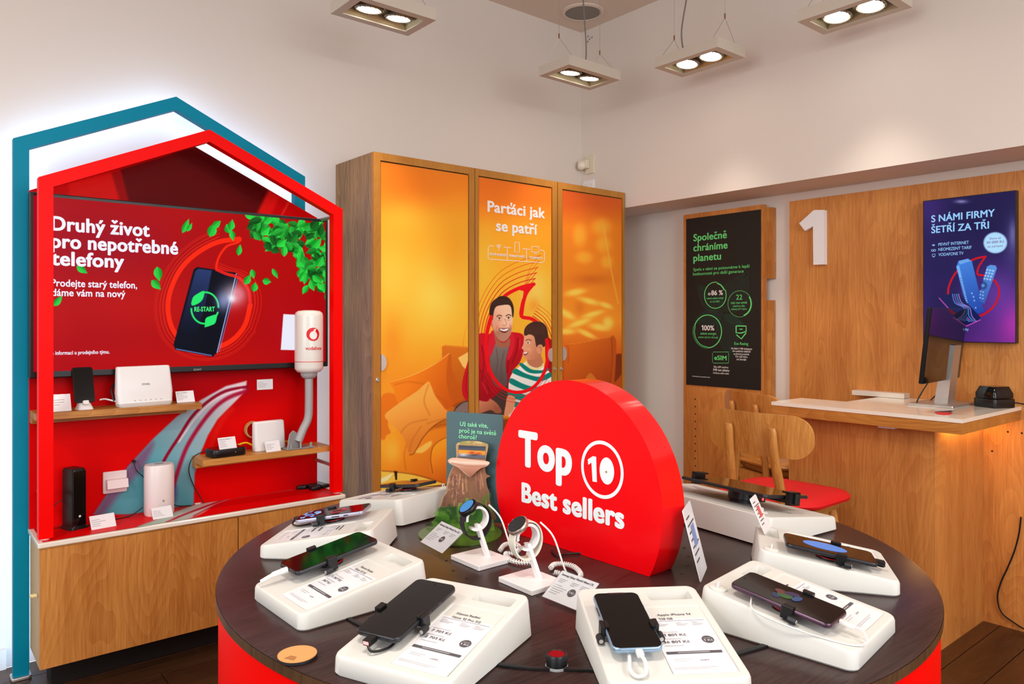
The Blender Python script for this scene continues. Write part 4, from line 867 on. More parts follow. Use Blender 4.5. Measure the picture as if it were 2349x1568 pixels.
line(gl([(843,1088),(915,1090),(915,1128),(880,1140),(843,1138),(843,1088)]), 2.6); line(gl([(866,1112),(890,1113)]), 2); line(gl([(845,1152),(880,1182),(915,1138)]), 2.6)
for k in range(17):
    for yy in (1276,1356): fill2(b, gl(ell(680+k*6.6,yy,2.3,2.6,8)), lambda x,y,_: PL(x,y,.0006))
for k in range(8):
    for xx in (673,789): fill2(b, gl(ell(xx,1286+k*9,2.3,2.6,8)), lambda x,y,_: PL(x,y,.0006))
for s, x, y, x2, cap, mi, bo in (("Společně",537,480,775,15.5,0,.022),("chráníme",537,552,780,15.5,0,.022),("planetu",537,625,733,15.5,0,.022),("Spolu s vámi se posouváme k lepší",535,694,940,6.6,0,.016),("budoucnosti pro další generace",533,726,897,6.6,0,.016),
    ("o",642,868,658,8,1,.012),("86 %",665,868,747,10.5,1,.012),("méně našich emisí",632,897,752,4,0,.02),("za rok 2021",655,920,722,4,0,0),("22",843,900,887,11,0,0),("tisíc tun emisí",805,930,922,5,0,.02),("ušetřeno díky",820,952,908,4,0,0),("našemu IoT řešení",807,974,920,4,0,0),
    ("100%",595,1120,685,11,1,.012),("zelená energie",585,1150,698,5,0,.02),("pohání naši síť v Evropě",572,1175,712,4,0,0),("Eco Rating",830,1224,930,6,0,.02),("Na škále 1–100 sledujeme",808,1256,957,4,1,.012),("vliv mobilních telefonů",816,1275,946,4,1,.012),("na životní prostředí.",826,1295,938,4,1,.012),("Čím vyšší skóre,",838,1314,926,4,1,.012),("tím šetrnější",846,1334,916,4,1,.012),
    ("eSIM",687,1332,773,10,0,.02),("Díky eSIM ušetříme",682,1388,787,4,1,0),("340 tun plastu",677,1410,793,5,1,.03),("ročně po celém světě",677,1431,790,4,1,0),("Více informací u prodejního týmu.",527,1453,657,2.4,1,0)):
    q = ZG([(x,y),(x2,y)]); onX_text(b, s, q[0][0], q[0][1], q[1][0], cap, PX, bo, mi)
part(b,'lettering',[M_green,M_textw,M_greend],t,T0)

# big oak wall panel with the number
WX = 3.42
t = empty('oak_wall_panel', (WX,.6,0), 0, 'large oak wall panel behind the desk, bearing the white number', 'wall panel')
for y0,y1,z0 in ((-1.2,1.962,0),): MB().box((0,y0-.6,z0),(.028,y1-.6,1.818)).build('panel', M_oakP, t)
b = MB()
for px,py in ((2312,990),(2344,993),(2276,1034)):
    q = at(px,py,X=WX); b.lathe([(.004,0),(.004,.001)],8,M=Matrix.Translation((0.0004,q.y-.6,q.z)) @ Matrix.Rotation(R(-90),4,'Y'))
b.build('peg_hole', M_shadowgap, t)
b = MB(); q = [at(x,y,X=WX-.02) for x,y in z2([(150,358),(238,278),(250,275),(304,275),(305,612),(238,614),(236,376),(186,404)],1780,380,2.703)]
Mn = Matrix(((0,0,-1,WX),(-1,0,0,0),(0,1,0,0),(0,0,0,1)))
b.prism([(-v.y, v.z) for v in q], .001, .03, M=Mn); nb = b.build('number_sign', M_whiteb); tag(nb, 'large white number one fixed on the oak wall panel', 'number')
# advert screen
SX = WX-.03; ya, yb = at(2117.5,600,X=SX).y, at(2331,600,X=SX).y; za, zb_ = 1.136, 1.738
t = empty('advert_screen', (SX,(ya+yb)/2,1.43), 0, 'upright advert screen with purple blue picture on the oak wall panel', 'screen'); T0 = Matrix.Translation((-SX,-(ya+yb)/2,-1.43))
b = MB(); b.box((SX,yb,za),(WX-.001,ya,zb_)); part(b,'case',M_black,t,T0)
ZS2 = lambda L: z2(L, 1780, 380, 2.703)
def paint_ad(A):
    A.vgrad([(430,(30,22,74)),(520,(26,22,74)),(620,(40,26,90)),(700,(70,36,120)),(790,(96,40,130))])
    A.blob(2130,480,40,60,(66,40,120),.7); A.blob(2160,720,60,120,(20,16,70),.8); A.blob(2330,740,40,60,(190,50,170),.85); A.blob(2290,670,50,60,(110,60,170),.6); A.blob(2323,560,20,60,(90,80,150),.5); A.blob(2323,536,8,30,(170,170,220),.4)
    A.blob(2205,462,14,4,(190,190,240),.6)
    c = (1232,755)
    A.line(ZS2([(1300,563),(1240,575),(1170,610),(1110,670),(1075,740),(1068,800),(1090,860),(1150,915),(1220,938),(1290,920),(1350,870),(1382,800),(1375,740),(1340,700),(1290,680),(1250,672),(1256,630),(1280,590),(1300,563)]), 4.4, (206,8,28), 1, 1.2)
    A.poly(ZS2([(1118,625),(1132,590),(1190,576),(1215,592),(1290,905),(1225,920),(1190,870),(1160,800)]), (64,130,220), 1.2, 1, False, (30,70,170), (ZS2([(1150,600)])[0], ZS2([(1260,900)])[0]))
    A.poly(ZS2([(1118,625),(1135,615),(1195,870),(1180,850)]), (130,190,250), 1, .8, False); A.poly(ZS2([(1132,590),(1190,576),(1210,590),(1140,612)]), (110,170,240), 1, .9, False)
    for k in range(14): A.line(ZS2([(1142+k*3.2,700+k*13),(1156+k*3.2,697+k*13)]), 1.1, (20,50,130), .7, .7, False)
    for p_ in ((1215,790),(1225,812),(1230,835),(1238,880)): A.blob(*ZS2([p_])[0], 1.6, 1.8, (200,230,255), .9)
    A.poly(ZS2([(1308,625),(1330,614),(1362,618),(1370,636),(1292,858),(1265,840),(1262,800)]), (92,150,226), 1.2, 1, False, (50,90,180), (ZS2([(1340,620)])[0], ZS2([(1275,850)])[0]))
    for r_ in range(4):
        for q_ in range(3): A.blob(*ZS2([(1310+q_*18-r_*6, 645+r_*18+q_*3)])[0], 2.4, 2.2, (190,226,255), .85, p=2)
    A.blob(*ZS2([(1284,742)])[0], 9, 9, (24,44,110), .9, p=2); A.blob(*ZS2([(1284,742)])[0], 4.5, 4.5, (100,160,230), .9, p=2)
    for r_ in range(3):
        for q_ in range(2): A.blob(*ZS2([(1268+q_*16-r_*1, 778+r_*20+q_*5)])[0], 2, 1.8, (170,210,250), .8, p=2)
    A.poly(ZS2([(1015,818),(1105,782),(1130,790),(1268,938),(1262,955),(1180,990),(1165,985)]), (14,26,84), 1.2, 1, False); A.line(ZS2([(1012,820),(1165,988),(1185,992),(1266,955)]), 2, (226,80,190), .9, 1, False)
    for k, cc in enumerate(((120,170,255),(190,120,240),(90,190,250),(220,160,250))): A.line(ZS2([(1095+k*12,795),(1110+k*14,850),(1165+k*12,880),(1160+k*18,930),(1200+k*14,965)]), 1.8, cc, .8, 1.5)
    A.blob(*ZS2([(1360,477)])[0], 27.5, 24.5, (176,222,255), 1, 0, 12)
o = grid_art('picture', quadpos((SX-.0006,ya-.003,za+.003),(0,yb-ya+.006,0),(0,0,zb_-za-.006)), 260, 330, paint_ad, artmat('advert_glow', .2, emit=1.0, spec=.15), t); o.matrix_local = T0
b = MB(); AX = SX-.001
for s,x,y,x2,cap,bo in (("S NÁMI FIRMY",965,350,1356,15,.022),("ŠETŘÍ ZA TŘI",965,418,1320,15,.022),("PEVNÝ INTERNET",1008,497,1196,6.6,.02),("NEOMEZENÝ TARIF",1008,528,1213,6.6,.02),("VODAFONE TV",1008,560,1163,6.6,.02),("zy na služby",1100,1020,1195,5.5,.02),("rma.",1145,1034,1166,3,.02)):
    q = ZS2([(x,y),(x2,y)]); onX_text(b, s, q[0][0], q[0][1], q[1][0], cap, AX, bo)
PA = onX_M(AX-.0006)
for r_ in (12,8,4): stroke(b, ZS2([(977+r_*math.cos(R(a)), 500-r_*math.sin(R(a))) for a in range(40,141,20)]), 1, lambda x,y,z: PA(x,y,0))
stroke(b, ZS2(ell(970,525,6.5,6,14)), 1, lambda x,y,z: PA(x,y,0), 0, True); stroke(b, ZS2(ell(984,524,6.5,6,14)), 1, lambda x,y,z: PA(x,y,0), 0, True)
stroke(b, ZS2([(969,548),(987,547),(987,560),(969,561)]), 1, lambda x,y,z: PA(x,y,0), 0, True); stroke(b, ZS2([(974,564),(978,568),(982,563)]), 1, lambda x,y,z: PA(x,y,0))
part(b,'lettering',M_textblue,t,T0)
b = MB()
for s,x,y,x2,cap,bo in (("Sleva až",1324,458,1396,5,0),("30 000 Kč",1305,484,1416,5.5,.03),("na zařízení",1312,508,1408,5,0)):
    q = ZS2([(x,y),(x2,y)]); onX_text(b, s, q[0][0], q[0][1], q[1][0], cap, AX, bo)
part(b,'badge_lettering',mat('screen_purple',(0,0,0),.3,emit=(110,40,130)),t,T0)

# desk
DZ = .887
t = empty('service_desk', (2.935,1.4,0), 0, 'high oak service desk with a white top before the oak wall panel', 'desk'); T0 = Matrix.Translation((-2.935,-1.4,0))
plan = [(2.81,.973),(WX-.001,.973),(WX-.001,1.50),(3.06,1.50),(3.06,1.70),(2.82,1.70)]
b = MB(); b.prism(plan, DZ-.014, DZ); part(b,'countertop',M_corian,t,T0)
inner = [(2.813,.976),(WX-.002,.976),(WX-.002,1.497),(3.057,1.497),(3.057,1.697),(2.823,1.697)]
b = MB(); b.prism(inner, DZ-.054, DZ-.0145); part(b,'apron',M_oakY,t,T0)
b = MB(); b.box((2.935,1.107,0),(2.955,1.687,DZ-.0545)); part(b,'front_panel',M_oakP,t,T0)
b = MB(); b.box((2.9553,1.107,0),(WX-.001,1.127,DZ-.0545)); part(b,'end_panel',M_oakP,t,T0); b = MB(); b.box((2.956,1.667,0),(3.0,1.687,DZ-.0545)); part(b,'end_panel',M_oakP,t,T0)
b = MB(); b.box((2.86,1.22,DZ-.066),(2.90,1.28,DZ-.0545)); part(b,'sensor_pad',M_whiteb,t,T0)
b = MB(); b.box((3.0,1.078,DZ-.062),(WX-.02,1.092,DZ-.0548)); part(b,'light_strip',M_ledw,t,T0)
b = MB(); b.box((WX-.06,1.392,DZ+.001),(WX-.001,1.62,DZ+.022)); tag(b.build('raised_ledge', M_corian), 'narrow white ledge on the oak wall panel behind the desk', 'ledge')
# monitor
t = empty('computer_monitor', (3.25,1.20,DZ), 0, 'dark glossy monitor seen from behind on a slanted silver stand', 'monitor')
b = MB(); b.rbox(0,0,.25,.17,0,.009,.004,.002); b.build('base_plate', M_steel, t); MB().rbox(0,0,.245,.165,-.0005,.004,.004,.001).build('base_rim', M_black, t)
b = MB(); b.prism([(-.05,.009),(.0,.009),(-.035,.24),(-.075,.24)],-.035,.035,M=Matrix.Rotation(R(90),4,'Z') @ Matrix.Rotation(R(90),4,'X') ); 
b.build('neck', [M_steel], t, M=Matrix.Translation((.01,.02,0)))
b = MB(); M = Matrix.Rotation(R(90),4,'X'); b.lathe([(.016,.0),(.016,.002)],20,M=Matrix.Translation((.012,-.025,.10)) @ M); b.build('cable_hole', M_black, t)
Mp = Matrix.Translation((-.10,-.045,.245)) @ Matrix.Rotation(R(5),4,'Z') @ Matrix.Rotation(R(6),4,'X')
b = MB(); b.rbox(0,0,.47,.285,-.008,.008,.006,.003,M=Mp @ Matrix.Rotation(R(90),4,'X')); b.build('panel', mat('satin_black',(16,16,18),.3,spec=.25), t)
b = MB(); b.rbox(.02,-.02,.30,.17,-.026,-.0085,.03,.012,6,M=Mp @ Matrix.Rotation(R(90),4,'X')); b.build('back_housing', MATS['satin_black'], t, smooth=True)
b = MB(); b.box((-.232,-.0088,-.139),(.232,-.0083,.139),M=Mp); b.build('screen', M_blackg, t)
b = MB(); b.tube(crom([(-.02,.01,.19),(.03,.03,.14),(.06,.03,.06),(.02,.05,.012)],8),.0025,6); b.tube(crom([(-.04,.0,.15),(-.08,.04,.06),(-.09,.06,.01),(-.02,.07,.006)],8),.0025,6); b.build('cable', M_cable, t)
# label printer
p = at(2290,925,X=3.30); t = empty('label_printer', (3.315,1.035,DZ), R(-25), 'small black label printer at the far end of the desk', 'printer')
b = MB(); b.rbox(0,0,.105,.10,0,.035,.012,.004,6); b.build('base', M_black, t, smooth=True)
b = MB(); b.loft([lp(.10,.092,.037,.012), lp(.10,.092,.055,.012), lp(.082,.07,.082,.012,.0)]); b.build('lid', M_blackg, t, smooth=True)
b = MB(); b.tube(crom([(.05,.0,.02),(.09,-.02,.015),(.10,-.06,.01),(.09,-.09,.003)],6),.003,6); b.build('cable', M_cable, t)
p = at(2165,947,Z=DZ); t = empty('leaflet', p+Vector((0,0,.0003)), R(20), 'red and dark grey pointed leaflet lying on the desk', 'leaflet')
b = MB(); b.prism([(-.07,0),(-.05,.022),(0,.03),(.03,.018),(.04,-.02),(0,-.028),(-.05,-.018)],0,.0012); b.build('red_half', M_redprint, t)
b = MB(); b.prism([(.02,.03),(.09,-.03),(.035,-.022)],.0013,.0024); b.build('grey_half', M_dark, t)
# cable down the wall at the right
b = MB(); pts = [at(x,y,X=WX-.01) for x,y in ((2342,1185),(2338,1220),(2328,1260),(2312,1300),(2296,1335),(2288,1370),(2298,1405),(2330,1430),(2349,1442))]
b.tube(crom(pts,6),.003,6); tag(b.build('hanging_cable', M_cable), 'thin black cable hanging down the oak panel right of the desk', 'cable')

# ================================================================== CHAIRS
def make_chair(loc, rz, label):
    t = empty('dining_chair', loc, rz, label, 'chair', 'wooden chairs at the service desk'); SH = .57
    b = MB(); sh = lambda w,l,z,r: [(x+.01,y,z) for x,y in rrect(w,l,r,8)]
    b.loft([sh(.33,.36,SH-.018,.09), sh(.372,.402,SH-.010,.10), sh(.378,.408,SH,.10), sh(.36,.39,SH+.012,.095), sh(.25,.28,SH+.016,.08)]); b.build('seat', mat('red_fabric',(214,8,14),.7,bump=.2,bscale=900), t, smooth=50)
    b = MB(); b.loft([sh(.30,.33,SH-.045,.08), sh(.34,.37,SH-.02,.09), sh(.34,.37,SH-.0185,.09)]); b.build('seat_shell', M_chair, t)
    # curved plywood back
    b = MB(); nu, nv = 33, 25; Wd, z0, z1 = .43, .738, .893; V = []
    def half(z):   # half width at height, rounded ends
        s = (z-(z0+z1)/2)/((z1-z0)/2); return Wd/2-.075*(1-math.sqrt(max(0,1-abs(s)**2.6)))
    for side in (0,1):
        for j in range(nv):
            z = z0+(z1-z0)*(.5-.5*math.cos(math.pi*j/(nv-1))); hw = half(z)
            for i in range(nu):
                y = hw*(-1+2*i/(nu-1)); x = -.20+.5*y*y*1.6-(z-z0)*.10+side*.010; V.append((x,y,z))
    F = []; n = nu*nv
    for j in range(nv-1):
        for i in range(nu-1):
            a = j*nu+i; F.append((a,a+nu,a+nu+1,a+1)); F.append((n+a,n+a+1,n+a+nu+1,n+a+nu))
    for i in range(nu-1): F.append((i,i+1,n+i+1,n+i)); a = (nv-1)*nu+i; F.append((a+1,a,n+a,n+a+1))
    for j in range(nv-1): a = j*nu; F.append((a+nu,a,n+a,n+a+nu)); a = j*nu+nu-1; F.append((a,a+nu,n+a+nu,n+a))
    b.add(V,F); b.build('backrest', M_chair, t, smooth=40)
    for s in (-1,1):
        b = MB(); b.tube(crom([(-.225,s*.165,0),(-.195,s*.13,.3),(-.175,s*.105,.55),(-.205,s*.092,.72),(-.222,s*.088,.845)],6),[.013]*6+[.018]*6+[.019]*6+[.017]*6+[.013],10,flat=.75); b.build('rear_leg', M_chair, t, smooth=50)
        b = MB(); b.tube(crom([(.20,s*.18,0),(.16,s*.15,.3),(.12,s*.125,.545)],6),[.012]*6+[.017]*6+[.020],10); b.build('front_leg', M_chair, t, smooth=50)
        b = MB(); b.box((-.17,s*.115-.01,SH-.085),(.13,s*.115+.01,SH-.045)); b.build('side_rail', M_chair, t)
    for q in (((-.175,-.10,SH-.085),(-.155,.10,SH-.045)),((.11,-.12,SH-.085),(.13,.12,SH-.045))): MB().box(*q).build('cross_rail', M_chair, t)
    return t
c1 = make_chair((2.60,1.52,0), 0, 'nearer oak chair with red seat, its back to the round table')
c2 = copy_tree(c1); c2.location = (3.225,1.885,0); c2.rotation_euler = (0,0,R(-21)); c2['label'] = 'farther oak chair under the black poster, partly hidden by the other chair'
for o in c2.children:
    if o.name.startswith('seat') and not o.name.startswith('seat_shell'): o.data = o.data.copy(); o.data.materials[0] = M_chair

# ================================================================== ROUND TABLE
TZ = .72; TC = (1.147,1.192); TR = .7235
t = empty('round_table', (TC[0],TC[1],0), 0, 'large round display table with dark top and red drum base', 'table')
b = MB(); b.lathe([(TR-.002,TZ-.020),(TR,TZ-.018),(TR,TZ-.001),(TR-.002,TZ)], 160); 
o = b.build('tabletop', M_table, t, smooth=30)
b = MB(); n = 160; b.loft([[((TR+.0006)*math.cos(2*math.pi*i/n),(TR+.0006)*math.sin(2*math.pi*i/n),z) for i in range(n)] for z in (TZ-.0175,TZ-.0018)], False); b.build('edge_band', M_tedge, t, smooth=True)
b = MB(); b.lathe([(TR-.01,0),(TR-.004,.02),(TR-.004,TZ-.0205)], 160); b.build('drum_base', M_red, t, smooth=30)
b = MB()
for px,py in ((1024,1285),(1040,1308),(1071,1325),(1234,1367),(1569,1256),(1579,1276),(1577,1296),(1563,1315),(1545,1262)):
    q = at(px,py,Z=TZ); b.lathe([(.0035,0),(.0035,.0006)],10,(q.x-TC[0],q.y-TC[1],TZ+.0001))
b.build('drill_hole', M_black, t)

# trays --------------------------------------------------------------
LN = (.0053,)
def tray_mesh(W, L, hf, hb, pocket, label):
    b = MB(); zt = lambda y: hf+(y/L+.5)*(hb-hf); r = .016; seg = 6
    base = rrect(W,L,r,seg); fl = lambda y: .009*max(0,(y/L+.5)) 
    lo = [(x*1.012, y+fl(y)*(1 if y>0 else 0), .003) for x,y in base]; lo0 = [(x*.985,y*.985,.0) for x,y in base]
    m1 = [(x, y, zt(y)-.005) for x,y in base]; ins = rrect(W-.003,L-.003,r-.001,seg); m2 = [(x,y,zt(y)-.0015) for x,y in ins]
    top = rrect(W-.009,L-.009,r-.004,seg); m3 = [(x,y,zt(y)) for x,y in top]
    b.loft([lo0,lo,m1,m2,m3], False)
    b.add(lo0,[tuple(range(len(lo0)-1,-1,-1))])
    holes = []
    for (x0,y0,x1,y1,dep) in (pocket,label):
        if x1 <= x0: continue
        q = rrect(x1-x0,y1-y0,.004,2); cx,cy = (x0+x1)/2,(y0+y1)/2; hole = [(x+cx,y+cy) for x,y in q][::-1]; holes.append(hole)
        h3 = [(x,y,zt(y)) for x,y in hole]; h4 = [(cx+(x-cx)*.97, cy+(y-cy)*.94, zt(y)-dep) for x,y in hole]
        b.loft([h3,h4], False); b.add(h4,[tuple(range(len(h4)-1,-1,-1))])
    loops = [[Vector((x,y,0)) for x,y in top]]+[[Vector((x,y,0)) for x,y in h] for h in holes]
    flat = [p for l in loops for p in l]; tr = tessellate_polygon(loops); fs = []
    for tt in tr:
        p = [flat[i] for i in tt]; c = (p[1].x-p[0].x)*(p[2].y-p[0].y)-(p[1].y-p[0].y)*(p[2].x-p[0].x); fs.append(tuple(tt) if c>0 else tuple(tt[::-1]))
    b.add([(p.x,p.y,zt(p.y)) for p in flat], fs); return b, zt
TW, TL, HF, HB = .1974, .2454, .0267, .0656
POCK = (.012,.078,.083,.104,.016); LAB = (-.008,-.108,.086,.062,.0016)
slope = math.atan2(HB-HF, TL); SU = Vector((1,0,0)); SV = Vector((0,math.cos(slope),math.sin(slope)))
def label_text(b, zt, title, prices, full):
    def P(s,x,y,w,cap,bo,mi=0): put_text(b, s, (x,y,zt(y)-.0008), SU, SV, w, cap, bo, mi, .0005)
    def bar(x0,y0,x1,y1,mi=0): b.add([(x0,y0,zt(y0)-.0003),(x1,y0,zt(y0)-.0003),(x1,y1,zt(y1)-.0003),(x0,y1,zt(y1)-.0003)],[(0,1,2,3)],mi)
    for k, s in enumerate(title): P(s, .012, .034-k*.011, len(s)*.0035, .0052, .004)
    bar(-.002,.0195,.08,.0201)
    if not title: bar(.012,.034,.048,.037); bar(.012,.025,.040,.028); bar(.002,-.018,.030,-.014); bar(.002,-.034,.028,-.030)
    for k,(x,w) in enumerate(((.0,.022),(.034,.018),(.058,.018))):
        bar(x,.014,x+w*.5,.0148,1); bar(x,.0105,x+w,.0112,1); bar(x,.0075,x+w*.8,.0082,1)
    for k, s in enumerate(prices):
        y = -.019-k*.017; bar(.0,y+.0095,.03,y+.0102,1); P(s, .002, y, len(s)*.0042, .0054, .004); 
    bar(.0,-.030-.013,.028,-.043+.0007,1)
    bar(-.002,-.062,.078,-.0565,0); bar(.014,-.0598,.060,-.0588,2)
    fillc = ell(.068,-.030,.0088,.0088,24); fill2(b, fillc, lambda x,y,_: (x,y,zt(y)-.0003)); P("1 Kč",.0615,-.034,.013,.004,.0,2) ; bar(.0625,-.0275,.0735,-.0265,2)
    bar(.004,-.074,.03,-.0735,1); bar(.004,-.078,.024,-.0775,1); P("eSIM",.04,-.079,.012,.003,.0,0); bar(-.002,-.093,.06,-.0925,1); bar(-.002,-.096,.05,-.0955,1)
def hook(t, x, y, zt):
    z = zt(y); M = Matrix.Translation((x,y,z)) @ Matrix.Rotation(slope,4,'X')
    b = MB(); b.lathe([(.014,0.0002),(.014,.002),(.011,.003)],24,M=M); h = b.build('hook_disc', M_white, t, smooth=True)
    b = MB(); b.tube([(M @ Vector((.0035*math.cos(a),0,.006+.0045*math.sin(a)))) for a in [R(-60+300*k/10) for k in range(11)]],.0012,6); b.build('eyelet', M_whiteb, h)
def make_tray(r, d, yaw, label, title, prices, hk=True):
    p = rd(r,d,TZ); hi = rd(math.sin(yaw),math.cos(yaw)); rz = math.atan2(hi.y,hi.x)-math.pi/2
    t = empty('display_tray', (p.x,p.y,TZ+.0005), rz, label, 'display stand', 'wedge display trays around the table')
    b, zt = tray_mesh(TW,TL,HF,HB,POCK,LAB); b.build('body', M_white, t, smooth=32)
    b = MB(); x0,y0,x1,y1,_ = LAB; e=.002
    b.add([(x0+e,y0+e,zt(y0+e)-.0011),(x1-e,y0+e,zt(y0+e)-.0011),(x1-e,y1-e,zt(y1-e)-.0011),(x0+e,y1-e,zt(y1-e)-.0011)],[(0,1,2,3)]); l = b.build('paper_label', M_paper, t)
    b = MB(); label_text(b, zt, title, prices, True); b.build('lettering', [M_ink,M_inkl,M_paper], l)
    if hk: hook(t, -.078, .100, zt)
    return t, zt, rz
def make_phone(tray, zt, rz, label, W, L, body, scr=None, cable=None, cx=-.047, cy=-.004, th=.008, up=.0125, notch=False, yawd=0, holder='black phone clamp'):
    """phone and its clamp; the clamp is a thing of its own under the phone"""
    base = Matrix.Translation(tray.location) @ Matrix.Rotation(rz,4,'Z')
    M = Matrix.Translation((cx,cy,zt(cy))) @ Matrix.Rotation(slope,4,'X') @ Matrix.Rotation(yawd,4,'Z')
    W0 = base @ M
    t = empty('phone_clamp', W0.translation, 0, holder, 'clamp', 'black clamps holding the phones'); t.matrix_world = W0
    b = MB(); b.lathe([(.022,.0003),(.022,.004),(.017,.006),(.015,.010)],24); b.build('rotor', M_black, t, smooth=True)
    MB().lathe([(.0225,.0042),(.0225,.0052)],24).build('red_ring', M_redprint, t)
    MB().box((-W/2-.004,-.024,.0085),(W/2+.004,-.010,.0118)).build('crossbar', M_black, t)
    for s in (-1,1):
        b = MB(); x = s*(W/2+.0035); b.rbox(x,-.017,.006,.018,.004,up+th+.004,.001,.0008,1); b.box((x-s*.003,-.026,up+th+.0012),(x-s*.0085,-.010,up+th+.0042)); b.box((x-.004,-.020,-.0+.003),(x+.004,-.014,.006))
        a = b.build('jaw', M_black, t)
        b = MB(); b.lathe([(.0055,-.006),(.0055,.006)],14,M=Matrix.Translation((x+s*.0045,-.028,.0075)) @ Matrix.Rotation(R(90),4,'X')); b.build('thumb_screw', M_dark, a, smooth=True)
        b = MB(); b.lathe([(.0032,.0062),(.0032,.0072)],10,M=Matrix.Translation((x+s*.0045,-.028,.0075)) @ Matrix.Rotation(R(90),4,'X')); b.build('screw_tip', M_steel, a)
    t2 = empty('smartphone', (0,0,0), 0, label, 'phone', 'smartphones on the display trays'); t2.matrix_world = W0 @ Matrix.Translation((0,0,up))
    b = MB(); b.rbox(0,0,W,L,0,th,.0105,.0022,6); b.build('body', body, t2, smooth=50)
    sc = MB().rbox(0,0,W-.003,L-.003,th,th+.0005,.0095,.0001,6).build('screen', M_blackg, t2)
    b = MB(); b.lathe([(.0022,th+.0006),(.0022,th+.0008)],12,(0,L/2-.008,0)); 
    if notch: b.rbox(0,L/2-.0045,.028,.006,th+.0005,th+.0008,.002,.00005,2)
    b.build('camera_cutout', M_black, t2)
    b = MB(); b.rbox(-W/2,L*.18,.0016,.022,th*.35,th*.65,.0005,.0003,1); b.rbox(W/2,L*.10,.0016,.018,th*.35,th*.65,.0005,.0003,1); b.rbox(W/2,L*.25,.0016,.010,th*.35,th*.65,.0005,.0003,1); b.build('side_button', M_dark, t2)
    if scr: scr(t2, sc, W, L, th)
    if cable == 'white':
        b = MB(); b.rbox(0,-L/2-.006,.010,.014,.001,.007,.002,.001,2); b.tube(crom([(0,-L/2-.010,.004),(.003,-L/2-.022,.002),(.0,-L/2-.036,-.006),(-.012,-L/2-.038,-.008),(-.018,-L/2-.026,-.006),(-.014,-L/2-.006,-.005),(-.008,-L/2+.02,-.004)],8),.0028,8); b.build('charging_cable', M_cablew, t2, smooth=50)
    elif cable == 'whitelong':
        b = MB(); b.rbox(0,-L/2-.012,.009,.024,.0005,.0065,.002,.001,2); b.tube(crom([(0,-L/2-.022,.0035),(.002,-L/2-.034,.001),(-.008,-L/2-.044,-.008),(-.03,-L/2-.03,-.0105),(-.052,-L/2+.02,-.0105),(-.060,-.01,-.0105),(-.055,.03,-.0105),(-.03,.045,-.004)],8),.0013,6); b.build('charging_cable', M_cablew, t2, smooth=50)
    elif cable == 'side':
        b = MB(); b.tube(crom([(0,-L/2,.004),(-.002,-L/2-.012,.004),(-.006,-L/2-.028,.002),(-.012,-L/2-.046,-.004)],6),[.0055]*6+[.005]*6+[.0036]*7,10); b.build('charging_cable', M_cablew, t2, smooth=50)
    elif cable == 'black':
        b = MB(); b.rbox(-.004,-L/2-.008,.014,.018,-.001,.007,.002,.001,2); b.tube(crom([(-.004,-L/2-.014,.002),(.006,-L/2-.018,-.006),(.02,-L/2+.002,-.009),(.02,-L/2+.03,-.008)],6),.002,6); b.build('charging_cable', M_black, t2)
        MB().box((-.0085,-L/2-.0175,.0015),(.0005,-L/2-.0168,.006)).build('red_tip', M_red_led, t2)
    return t2
B_graph = mat('graphite_frame',(58,58,62),.3,.6); B_blue = mat('pale_blue_frame',(150,176,202),.3,.6); B_purple = mat('deep_purple_frame',(92,68,84),.25,.7); B_silver = mat('lilac_frame',(170,166,186),.3,.5)
def disc_screen(t, s, W, L, th):
    b = MB(); fill2(b, ell(0,.008,.023,.040,40), lambda x,y,_: (x,y,th+.0009)); b.build('screen_disc', mat('screen_blue',(0,0,0),.3,emit=(90,150,236),es=.9), s)
def splash_screen(t, s, W, L, th):
    b = MB(); r = random.Random(2)
    for k in range(26):
        x0 = r.uniform(-.028,.028); y0 = -L/2+r.uniform(.006,.045); a = r.uniform(0,3.1); q = [(x0+r.uniform(-.004,.004)+.006*math.cos(a+i*2.1), y0+.006*math.sin(a+i*2.1)) for i in range(3)]
        fill2(b, q, lambda x,y,_: (x,y,th+.0009), 0, k % 2)
    b.build('screen_pattern', [mat('screen_blue',(0,0,0),.3,emit=(90,150,236),es=.9), mat('screen_ice',(0,0,0),.3,emit=(170,206,250),es=.9)], s)
    b = MB(); fill2(b, ell(0,.012,.020,.020,30), lambda x,y,_: (x,y,th+.0009)); b.build('screen_emblem', mat('screen_red',(0,0,0),.3,emit=(190,30,40),es=.8), s)
    b = MB(); fill2(b, ell(.001,.009,.0115,.012,24,60,400)+[(.008,.028),(.001,.026)], lambda x,y,_: (x,y,th+.0012)); b.build('screen_speech_mark', M_dark, s)
def colour_screen(t, s, W, L, th):
    for k,(x,y,rx,ry,ro,c) in enumerate(((-.014,.014,.009,.006,30,(44,60,110)),(-.002,.004,.011,.012,10,(60,110,60)),(.006,.014,.008,.010,-20,(120,60,60)),(.012,-.002,.008,.012,30,(60,50,90)),(.002,-.014,.012,.006,-10,(50,90,140)))):
        b = MB(); fill2(b, ell(x,y,rx,ry,20,0,360,ro), lambda a,c_,_: (a,c_,th+.0009+k*.0001)); b.build('screen_petal', mat('screen_tint_%s' % 'abcde'[k],(0,0,0),.3,emit=c,es=.8), s)
